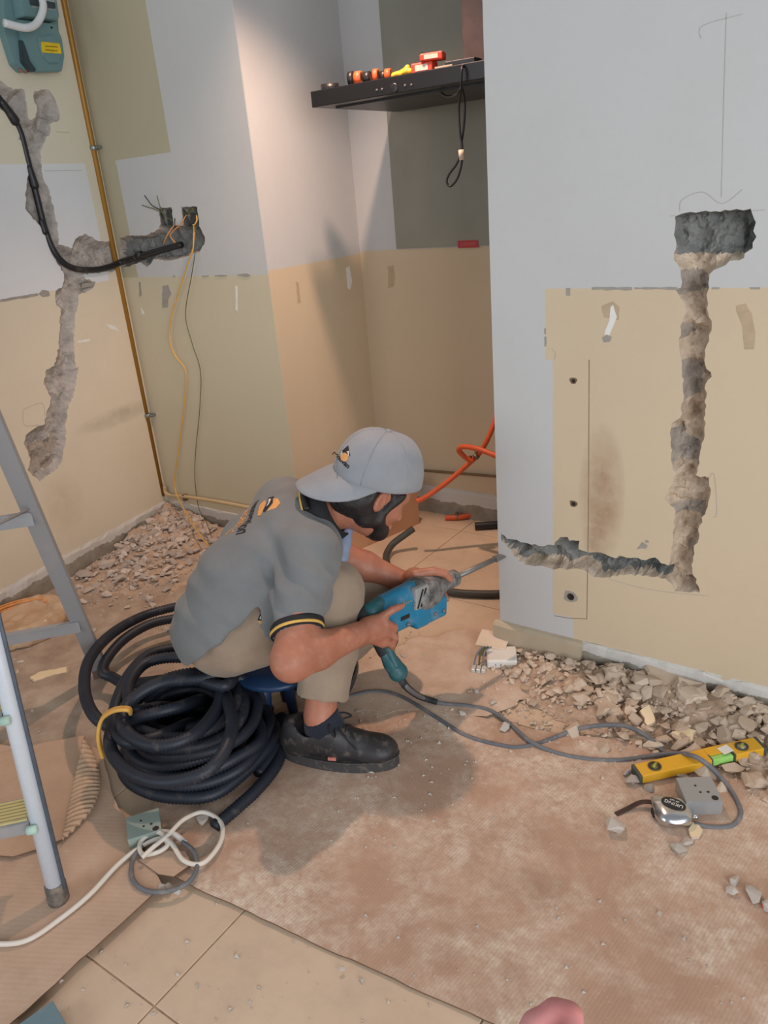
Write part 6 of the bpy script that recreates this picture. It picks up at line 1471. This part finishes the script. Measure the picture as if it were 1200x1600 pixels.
# ================================================================== COIL OF CORRUGATED CONDUIT
m_corrb = dusty('conduit_black', srgb(34, 40, 52), 0.52, 0, 0.10, 20)
def ribbed(pts, r, n=11, pitch=0.0095):
    P = catmull(pts, 14); seg = np.linalg.norm(np.diff(P, axis=0), axis=1); s = np.concatenate([[0], np.cumsum(seg)]); L = s[-1]; m = int(L/(pitch/2)); t_ = np.linspace(0, L, m)
    Q_ = np.stack([np.interp(t_, s, P[:, i]) for i in range(3)], 1); rr = np.where(np.arange(m) % 2 == 0, r, r*0.82); return Q_, rr
coil = empty('conduit_coil', tuple(fl(310, 1180))); tag(coil, 'coil of black corrugated conduit piled on the floor behind the worker', 'conduit')
cr = 0.0175; ctr = fl(313, 1180); rng = random.Random(5)
pts = []
for k in range(7):
    R0 = 0.212-0.013*k-0.004*(k % 2); ox, oy = rng.uniform(-.016, .016), rng.uniform(-.016, .016)
    for j in range(12):
        a = 2*math.pi*j/12+0.4*k; pts.append(ctr+np.array([ox+R0*math.cos(a)*1.02, oy+R0*math.sin(a)*(1.0), 0.020+0.026*(k+j/12)*0.9+0.006*math.sin(3*a+k)]))
Q_, rr = ribbed(pts, cr); b = MB(); b.tube(Q_, rr, 11); into(b.build('stacked_turns', m_corrb), coil)
for k in range(4):
    R0 = 0.150-0.018*k; pts = []
    for j in range(10):
        a = 2*math.pi*j/10+k; pts.append(ctr+np.array([-0.012*k+R0*math.cos(a), 0.01+R0*math.sin(a), 0.022+0.036*k+0.008*math.sin(2*a+k)]))
    pts.append(pts[0]); Q_, rr = ribbed(pts, cr); b = MB(); b.tube(Q_, rr, 11); into(b.build('inner_turn', m_corrb), coil)
loose = [
 [(420, 1110, .04), (380, 1062, .18), (300, 1052, .22), (230, 1075, .20), (185, 1120, .18), (172, 1165, .16), (200, 1205, .16), (260, 1222, .16), (330, 1200, .18), (362, 1140, .20), (352, 1085, .20), (335, 1060, .14), (310, 1090, .06)],
 [(345, 1045, .24), (342, 1100, .20), (300, 1150, .20), (240, 1165, .20), (195, 1140, .21), (200, 1100, .23), (250, 1068, .25), (318, 1060, .25), (345, 1048, .26)],
 [(275, 948, .10), (225, 962, .11), (175, 990, .14), (140, 1030, .17), (132, 1075, .17), (145, 1115, .17), (175, 1135, .16), (220, 1120, .20), (280, 1105, .20), (320, 1095, .14), (330, 1130, .06)],
 [(276, 966, .09), (235, 975, .10), (195, 998, .10), (168, 1028, .09), (160, 1050, .08), (175, 1058, .07), (200, 1068, .08), (260, 1062, .14)],
 [(278, 1012, .16), (235, 1022, .18), (205, 1050, .19), (185, 1090, .19), (178, 1130, .18), (200, 1160, .18), (250, 1150, .18), (300, 1130, .12), (310, 1150, .05)],
 [(310, 1028, .20), (260, 1028, .20), (222, 1040, .20), (200, 1075, .20), (212, 1110, .20), (250, 1105, .16), (290, 1110, .10), (300, 1140, .04)],
 [(440, 1120, .03), (440, 1165, .022), (430, 1198, .018), (400, 1235, .018), (375, 1258, .018), (352, 1278, .018), (335, 1292, .018)],
 [(305, 1060, .24), (350, 1072, .24), (366, 1050, .23), (362, 1020, .22)],
]
for L_ in loose:
    Q_, rr = ribbed([fl(x, y, z) for x, y, z in L_], cr); b = MB(); b.tube(Q_, rr, 11); into(b.build('loose_turn', m_corrb), coil)
b = MB(); tp = [fl(x, y, z) for x, y, z in ((162, 1180, .10), (155, 1150, .16), (160, 1122, .21), (178, 1108, .245), (200, 1106, .25), (205, 1112, .22))]
for k in range(3):
    off = np.array([0.010*k, -0.008*k, 0.005*k]); b.tube(catmull([p+off for p in tp], 8), 0.0050, 8)
into(b.build('yellow_tie', m_wy), coil)
# blue stool under the worker
m_bl = simple('stool_blue', srgb(36, 62, 98), 0.4, 0, 0.1)
stc = fl(395, 1010, 0.0); stool = empty('low_stool', (float(Pc[0])+0.06, float(Pc[1])+0.05, 0)); tag(stool, 'low dark blue plastic stool under the worker', 'stool')
b = MB(); b.lathe([(0.02, 0.168), (0.115, 0.168), (0.128, 0.174), (0.130, 0.182), (0.125, 0.190), (0.05, 0.186), (0.001, 0.186)], (0, 0, 0), None, 40); b.build('seat', m_bl, stool)
for k in range(4):
    a = math.pi/4+k*math.pi/2+1.0; b = MB(); b.tube([(0.045*math.cos(a)-0.03, 0.045*math.sin(a), 0.170), (0.055*math.cos(a)-0.03, 0.055*math.sin(a), 0.008)], [0.020, 0.014], 10); b.build('leg', m_bl, stool)
b = MB(); b.tube(catmull([fl(330, 1052, 0.13)-stc*0, fl(380, 1072, 0.06), fl(420, 1066, 0.04), fl(455, 1072, 0.02), fl(500, 1070, 0.016), fl(530, 1050, 0.016)], 8), 0.014, 12); o = b.build('blue_hose', simple('hose_navy', srgb(34, 54, 84), 0.45, 0, 0.1)); tag(o, 'dark blue hose behind the worker\'s ankle', 'hose')

# ================================================================== SMALL THINGS ON THE FLOOR
wtube('extension_cable', [fl(440, 1120, 0.010), fl(490, 1112, 0.009), fl(515, 1106, 0.009), fl(545, 1089, 0.009), fl(590, 1080, 0.009), fl(630, 1090, 0.009), fl(680, 1120, 0.009), fl(730, 1150, 0.009), fl(790, 1166, 0.009), fl(822, 1166, 0.009), fl(855, 1157, 0.009), fl(895, 1141, 0.016), fl(932, 1134, 0.032), fl(975, 1134, 0.036), fl(1010, 1150, 0.030), fl(1040, 1177, 0.012), fl(1060, 1195, 0.010)], 0.0062, dusty('cable_grey', srgb(98, 102, 108), 0.6, 0, 0.4, 24), 'grey cable snaking across the cardboard in front of the shoe', 'cable', 10, 10)
# spirit level
a, c = fl(993, 1222, 0.0), fl(1186, 1185, 0.0); ld = un(c-a); lvl = empty('spirit_level', tuple(((a+c)/2)*np.array([1, 1, 0])+np.array([0, 0, 0.020])), math.atan2(ld[1], ld[0])); lvl.rotation_euler = (0, -0.045, math.atan2(ld[1], ld[0])); tag(lvl, 'yellow spirit level with three vials by the rubble heap', 'spirit level')
LL = float(np.linalg.norm(c-a)); lw, lh = 0.046, 0.024
m_lv = dusty('level_yellow', srgb(230, 174, 40), 0.42, 0, 0.14, 18); m_end = simple('level_endcap', srgb(72, 78, 74), 0.6); m_vial = simple('vial_green', srgb(150, 206, 110), 0.15); m_ringk = simple('vial_ring', srgb(74, 70, 58), 0.4)
gap = 0.062; cx_ = 0.055
for s0, s1 in ((-LL/2+0.006, cx_-gap/2), (cx_+gap/2, LL/2-0.004)):
    b = MB(); b.box(((s0+s1)/2, 0, lh/2), (s1-s0, lw, lh), None, 0, 0.002); b.build('rail', m_lv, lvl)
b = MB(); b.box((cx_, 0.010, lh/2), (gap, lw-0.020, lh*0.96)); b.build('rail_bridge', m_lv, lvl)
for s0 in (-LL/2+0.003, LL/2-0.002):
    b = MB(); b.box((s0, 0, lh/2), (0.008, lw+0.001, lh+0.001), None, 0, 0.001); b.build('end_cap', m_end, lvl)
b = MB(); b.box((cx_, -0.012, lh*0.45), (gap-0.006, 0.018, lh*0.8), None, 0, 0.003); b.build('vial_block', m_vial, lvl)
b = MB(); b.box((cx_-gap/2, -0.012, lh*0.5), (0.005, 0.022, lh), None, 0, 0.001); b.box((cx_+gap/2, -0.012, lh*0.5), (0.005, 0.022, lh), None, 0, 0.001); b.build('vial_frame', m_end, lvl)
for xo in (-LL/2+0.050, LL/2-0.052):
    b = MB(); b.lathe([(0.0165, 0), (0.0165, 0.0022), (0.0135, 0.0026), (0.0130, 0.0004)], (xo, 0, lh), None, 28); rg = b.build('vial_ring', m_ringk, lvl)
    b = MB(); b.lathe([(0.0132, 0), (0.0001, 0.0002)], (xo, 0, lh+0.0008), None, 20); b.build('vial_window', simple('vial_dark', srgb(126, 112, 74), 0.2) if xo < 0 else simple('vial_pale', srgb(196, 186, 166), 0.2), rg)
    b = MB(); b.tube([(xo-0.007, -0.006, lh+0.004), (xo+0.007, 0.006, lh+0.004)], 0.004, 10); b.build('vial_tube', simple('vial_olive', srgb(150, 150, 70), 0.15), rg)
b = MB(); b.box((LL/2-0.095, 0.002, lh+0.0004), (0.03, 0.026, 0.0008), rotz(0.2)); b.build('worn_sticker', m_chipw, lvl)
# steel back boxes
m_galv = dusty('galvanised', srgb(168, 172, 174), 0.42, 0.4, 0.35, 16)
def backbox(p, rz, sx, sy, sz, label, tilt=(0, 0), holes=True, mat=None):
    mat = mat or m_galv; root = empty('metal_back_box', tuple(p), rz); root.rotation_euler = (tilt[0], tilt[1], rz); t_ = 0.0015
    b = MB(); b.box((0, 0, sz), (sx, sy, t_), None, 0, 0); b.build('back_plate', mat, root)
    for c, d in (((sx/2, 0, sz/2), (t_, sy, sz)), ((-sx/2, 0, sz/2), (t_, sy, sz)), ((0, sy/2, sz/2), (sx, t_, sz)), ((0, -sy/2, sz/2), (sx, t_, sz))):
        b = MB(); b.box(c, d); b.build('side_plate', mat, root)
    if holes:
        for (hx_, hy_, hr_) in ((-0.005, 0.012, 0.003), (0.0, -0.010, 0.003), (0.018, -0.010, 0.0035), (0.027, -0.030, 0.008)):
            b = MB(); b.lathe([(hr_, 0), (hr_*0.9, 0.0006), (0.0001, 0.0007)], (hx_, hy_, sz+t_/2), None, 14); b.build('knockout', m_hole, root)
    tag(root, label, 'metal box'); return root
bb = fl(1090, 1258, 0.0); backbox((bb[0], bb[1], 0.010), math.atan2(CR[1], CR[0])-0.05, 0.082, 0.082, 0.038, 'galvanised back box lying open side down behind the tape measure')
bb = fl(230, 1310, 0.0); backbox((bb[0], bb[1], 0.013), math.atan2(CR[1], CR[0])+0.35, 0.078, 0.078, 0.034, 'dusty galvanised back box beside the conduit coil', mat=dusty('galvanised_green', srgb(166, 184, 176), 0.5, 0.3, 0.4, 20))
bb = fl(70, 1626, 0.0); backbox((bb[0], bb[1], 0.004), math.atan2(CR[1], CR[0])+0.75, 0.075, 0.075, 0.03, 'bluish metal back box corner at the bottom left picture edge', holes=False, mat=dusty('galvanised_blue', srgb(130, 158, 168), 0.45, 0.5, 0.2, 20))
# tape measure
tm_c = fl(1050, 1284, 0.0); tm = empty('tape_measure', (float(tm_c[0]), float(tm_c[1]), 0.009), math.atan2(CR[1], CR[0])); tag(tm, 'chrome tape measure with black oval label on the cardboard', 'tape measure')
m_chrome = NT('chrome'); m_chrome = m_chrome.out(srgb(206, 206, 208), 0.24, 1.0)
S = SDF((-0.07, -0.07, -0.01), (0.07, 0.07, 0.06), 0.0028); S.box((0, 0, 0.018), (0.035, 0.034, 0.018), None, 0.017, 0.01); S.ell((0, 0, 0.020), (0.042, 0.040, 0.019), None, 0.008); S.box((-0.022, 0.030, 0.016), (0.014, 0.014, 0.014), None, 0.005, 0.012); S.cut((0, 0, 0.0), (0, 0, -1)); V, Q = S.mesh(1); V = V*np.array([1.08, 1.08, 1.05]); mkq('case', V, Q, m_chrome, tm)
b = MB(); v = [(0.028*math.cos(a), 0.018*math.sin(a)) for a in np.linspace(0, 2*math.pi, 32, endpoint=False)]; b.prism(v, 0.0300, 0.0422, rotz(-0.65), (0.002, 0.004, 0)); b.build('oval_label', simple('label_black', srgb(36, 42, 44), 0.35), tm)
cS, sS = math.cos(2.49), math.sin(2.49)
wd = word('UKING', 0.014, (0.002, 0.003, 0.0428), np.array([cS, sS, 0]), np.array([-sS, cS, 0]), np.array([0, 0, 1.]), m_logow, 'lettering', None, 0.0002); wd.parent = tm
wd = word('5M 16FT', 0.006, (0.007, 0.0125, 0.0428), np.array([cS, sS, 0]), np.array([-sS, cS, 0]), np.array([0, 0, 1.]), m_logow, 'lettering', None, 0.0002); wd.parent = tm
b = MB(); b.box((-0.043, 0.004, 0.018), (0.008, 0.018, 0.016), None, 0, 0.002); b.build('lock_button', m_logob, tm)
b = MB(); b.tube([(0.042, -0.016, 0.018), (0.052, -0.018, 0.018)], 0.005, 10); b.build('strap_lug', m_chrome, tm)
b = MB(); q = catmull([(-0.028, 0.034, 0.020), (-0.060, 0.042, 0.016), (-0.095, 0.034, 0.006), (-0.125, 0.022, 0.003)], 8)
for i in range(len(q)-1):
    m_ = (q[i]+q[i+1])/2; d_ = q[i+1]-q[i]; b.box(m_, (np.linalg.norm(d_)*1.15, 0.012, 0.003), rot_to((0, 0, 1), d_))
b.build('wrist_strap', simple('strap_brown', srgb(74, 52, 46), 0.8), tm)
# white cable and grey ring cable near the ladder
m_wc = dusty('cable_white', srgb(222, 214, 202), 0.5, 0, 0.3, 30)
wtube('white_cable', [fl(-40, 1468, 0.026), fl(0, 1475, 0.026), fl(45, 1468, 0.026), fl(95, 1435, 0.026), fl(140, 1398, 0.028), fl(185, 1350, 0.030), fl(222, 1322, 0.030), fl(250, 1310, 0.036), fl(262, 1320, 0.036), fl(245, 1332, 0.032), fl(222, 1334, 0.034), fl(220, 1315, 0.036), fl(245, 1300, 0.040), fl(268, 1318, 0.040), fl(288, 1345, 0.032), fl(318, 1348, 0.028), fl(345, 1315, 0.028), fl(345, 1285, 0.030), fl(318, 1269, 0.034), fl(288, 1280, 0.040), fl(262, 1305, 0.044), fl(238, 1325, 0.044), fl(222, 1340, 0.040)], 0.0056, m_wc, 'white cable looped over the floor beside the ladder foot', 'cable', 10, 10)
wtube('cable_ring', [fl(250, 1310, 0.030), fl(225, 1320, 0.030), fl(207, 1345, 0.028), fl(208, 1375, 0.026), fl(230, 1392, 0.024), fl(265, 1392, 0.024), fl(295, 1378, 0.026), fl(308, 1355, 0.028), fl(302, 1330, 0.030), fl(285, 1316, 0.032)], 0.0056, dusty('cable_ring_grey', srgb(104, 106, 110), 0.6, 0, 0.4, 30), 'grey cable bent into a ring under the white cable', 'cable', 10, 10)
b = MB(); b.tube(catmull([fl(230, 1306, 0.030), fl(250, 1300, 0.034), fl(272, 1304, 0.034), fl(290, 1318, 0.028)], 6), 0.0075, 10); o = b.build('insulation_sleeve', simple('sleeve_white', srgb(206, 202, 198), 0.5)); tag(o, 'frayed white insulation sleeve joining the two looped cables', 'cable')
# bag with a coil of orange wire at the left edge
bagc = fl(40, 985, 0.0); S = SDF(bagc-np.array([0.3, 0.3, 0.05]), bagc+np.array([0.3, 0.3, 0.15]), 0.008)
for k in range(14):
    a = 2*math.pi*k/14; S.cone(bagc+np.array([0.115*math.cos(a), 0.135*math.sin(a), 0.035]), bagc+np.array([0.115*math.cos(a+0.45), 0.135*math.sin(a+0.45), 0.035]), 0.036, 0.036, 0.02)
S.ell(bagc+np.array([0, 0, 0.02]), (0.115, 0.135, 0.032), None, 0.03); S.cut((0, 0, 0.003), (0, 0, -1)); V, Q = S.mesh(1); N = vnormals(V, Q); V = V+N*(0.009*fbm(V, 22, 3, 3))[:, None]; V[:, 2] = np.maximum(V[:, 2], 0.002)
wroot = empty('wire_coil', tuple(bagc)); tag(wroot, 'coil of orange wire in a torn plastic wrapper behind the ladder', 'wire')
t = NT('wrapper_plastic'); o_ = t.obj(); c_ = t.ramp(t.noise(o_, 8, 5), [(0.3, srgb(186, 152, 120)), (0.7, srgb(212, 184, 154))]); m_wrap = t.out(c_, 0.3)
into(mkq('wrapper', V, Q, m_wrap), wroot)
for k in range(9):
    rr_ = 0.095+0.009*(k % 5); zz_ = 0.055+0.008*(k//5)+0.004*(k % 2)+0.012; P_ = [bagc+np.array([rr_*math.cos(a), rr_*1.17*math.sin(a), zz_+0.006*math.sin(2*a)]) for a in np.linspace(1.6+0.05*k, 4.4, 14)]
    b = MB(); b.tube(catmull(P_, 4), 0.0042, 8); into(b.build('wire_turn', m_wo), wroot)
# hand entering at the lower edge
t = NT('skin_pink'); o_ = t.obj(); c_ = t.ramp(t.noise(o_, 30, 5), [(0.3, srgb(206, 128, 122)), (0.7, srgb(226, 158, 156))]); m_skin2 = t.out(c_, 0.5)
t.b.inputs['Subsurface Weight'].default_value = 0.1; t.b.inputs['Subsurface Radius'].default_value = (0.01, 0.004, 0.003)
wq = 0.62; S = SDF(at_d(860, 1700, wq)-0.16, at_d(860, 1620, wq)+0.14, 0.0032)
S.chain([D(812, 1660, wq), D(838, 1605, wq+0.005), D(868, 1584, wq+0.005), D(890, 1588, wq), D(893, 1612, wq-0.01)], [0.0135, 0.0115, 0.0105, 0.0098, 0.0085], 0.006)
S.chain([D(850, 1690, wq-0.01), D(866, 1640, wq-0.008), D(890, 1622, wq-0.012), D(902, 1640, wq-0.02)], [0.0125, 0.0110, 0.0100, 0.0088], 0.006)
S.chain([D(872, 1712, wq-0.02), D(890, 1665, wq-0.018), D(908, 1655, wq-0.022), D(914, 1675, wq-0.03)], [0.0120, 0.0105, 0.0098, 0.0085], 0.006)
S.chain([D(890, 1735, wq-0.03), D(906, 1695, wq-0.028), D(920, 1690, wq-0.03)], [0.0110, 0.0098, 0.0085], 0.006)
S.chain([D(800, 1720, wq), D(800, 1668, wq-0.02), D(826, 1640, wq-0.03)], [0.016, 0.0125, 0.0095], 0.006)
S.cone(D(825, 1690, wq), D(880, 1745, wq-0.02), 0.026, 0.024, 0.02); S.cone(D(840, 1730, wq), D(835, 1800, wq), 0.032, 0.028, 0.02)
V, Q = S.mesh(1); hd = mkq('hand', V, Q, m_skin2); tag(hd, 'bent pink finger of a bystander\'s hand at the lower picture edge', 'person')
b = MB(); b.box(fl(1199, 1416, 0.012), (0.02, 0.012, 0.012), None, 0, 0.003); o = b.build('wall_plug', m_or); tag(o, 'small orange wall plug at the right picture edge', 'wall plug')
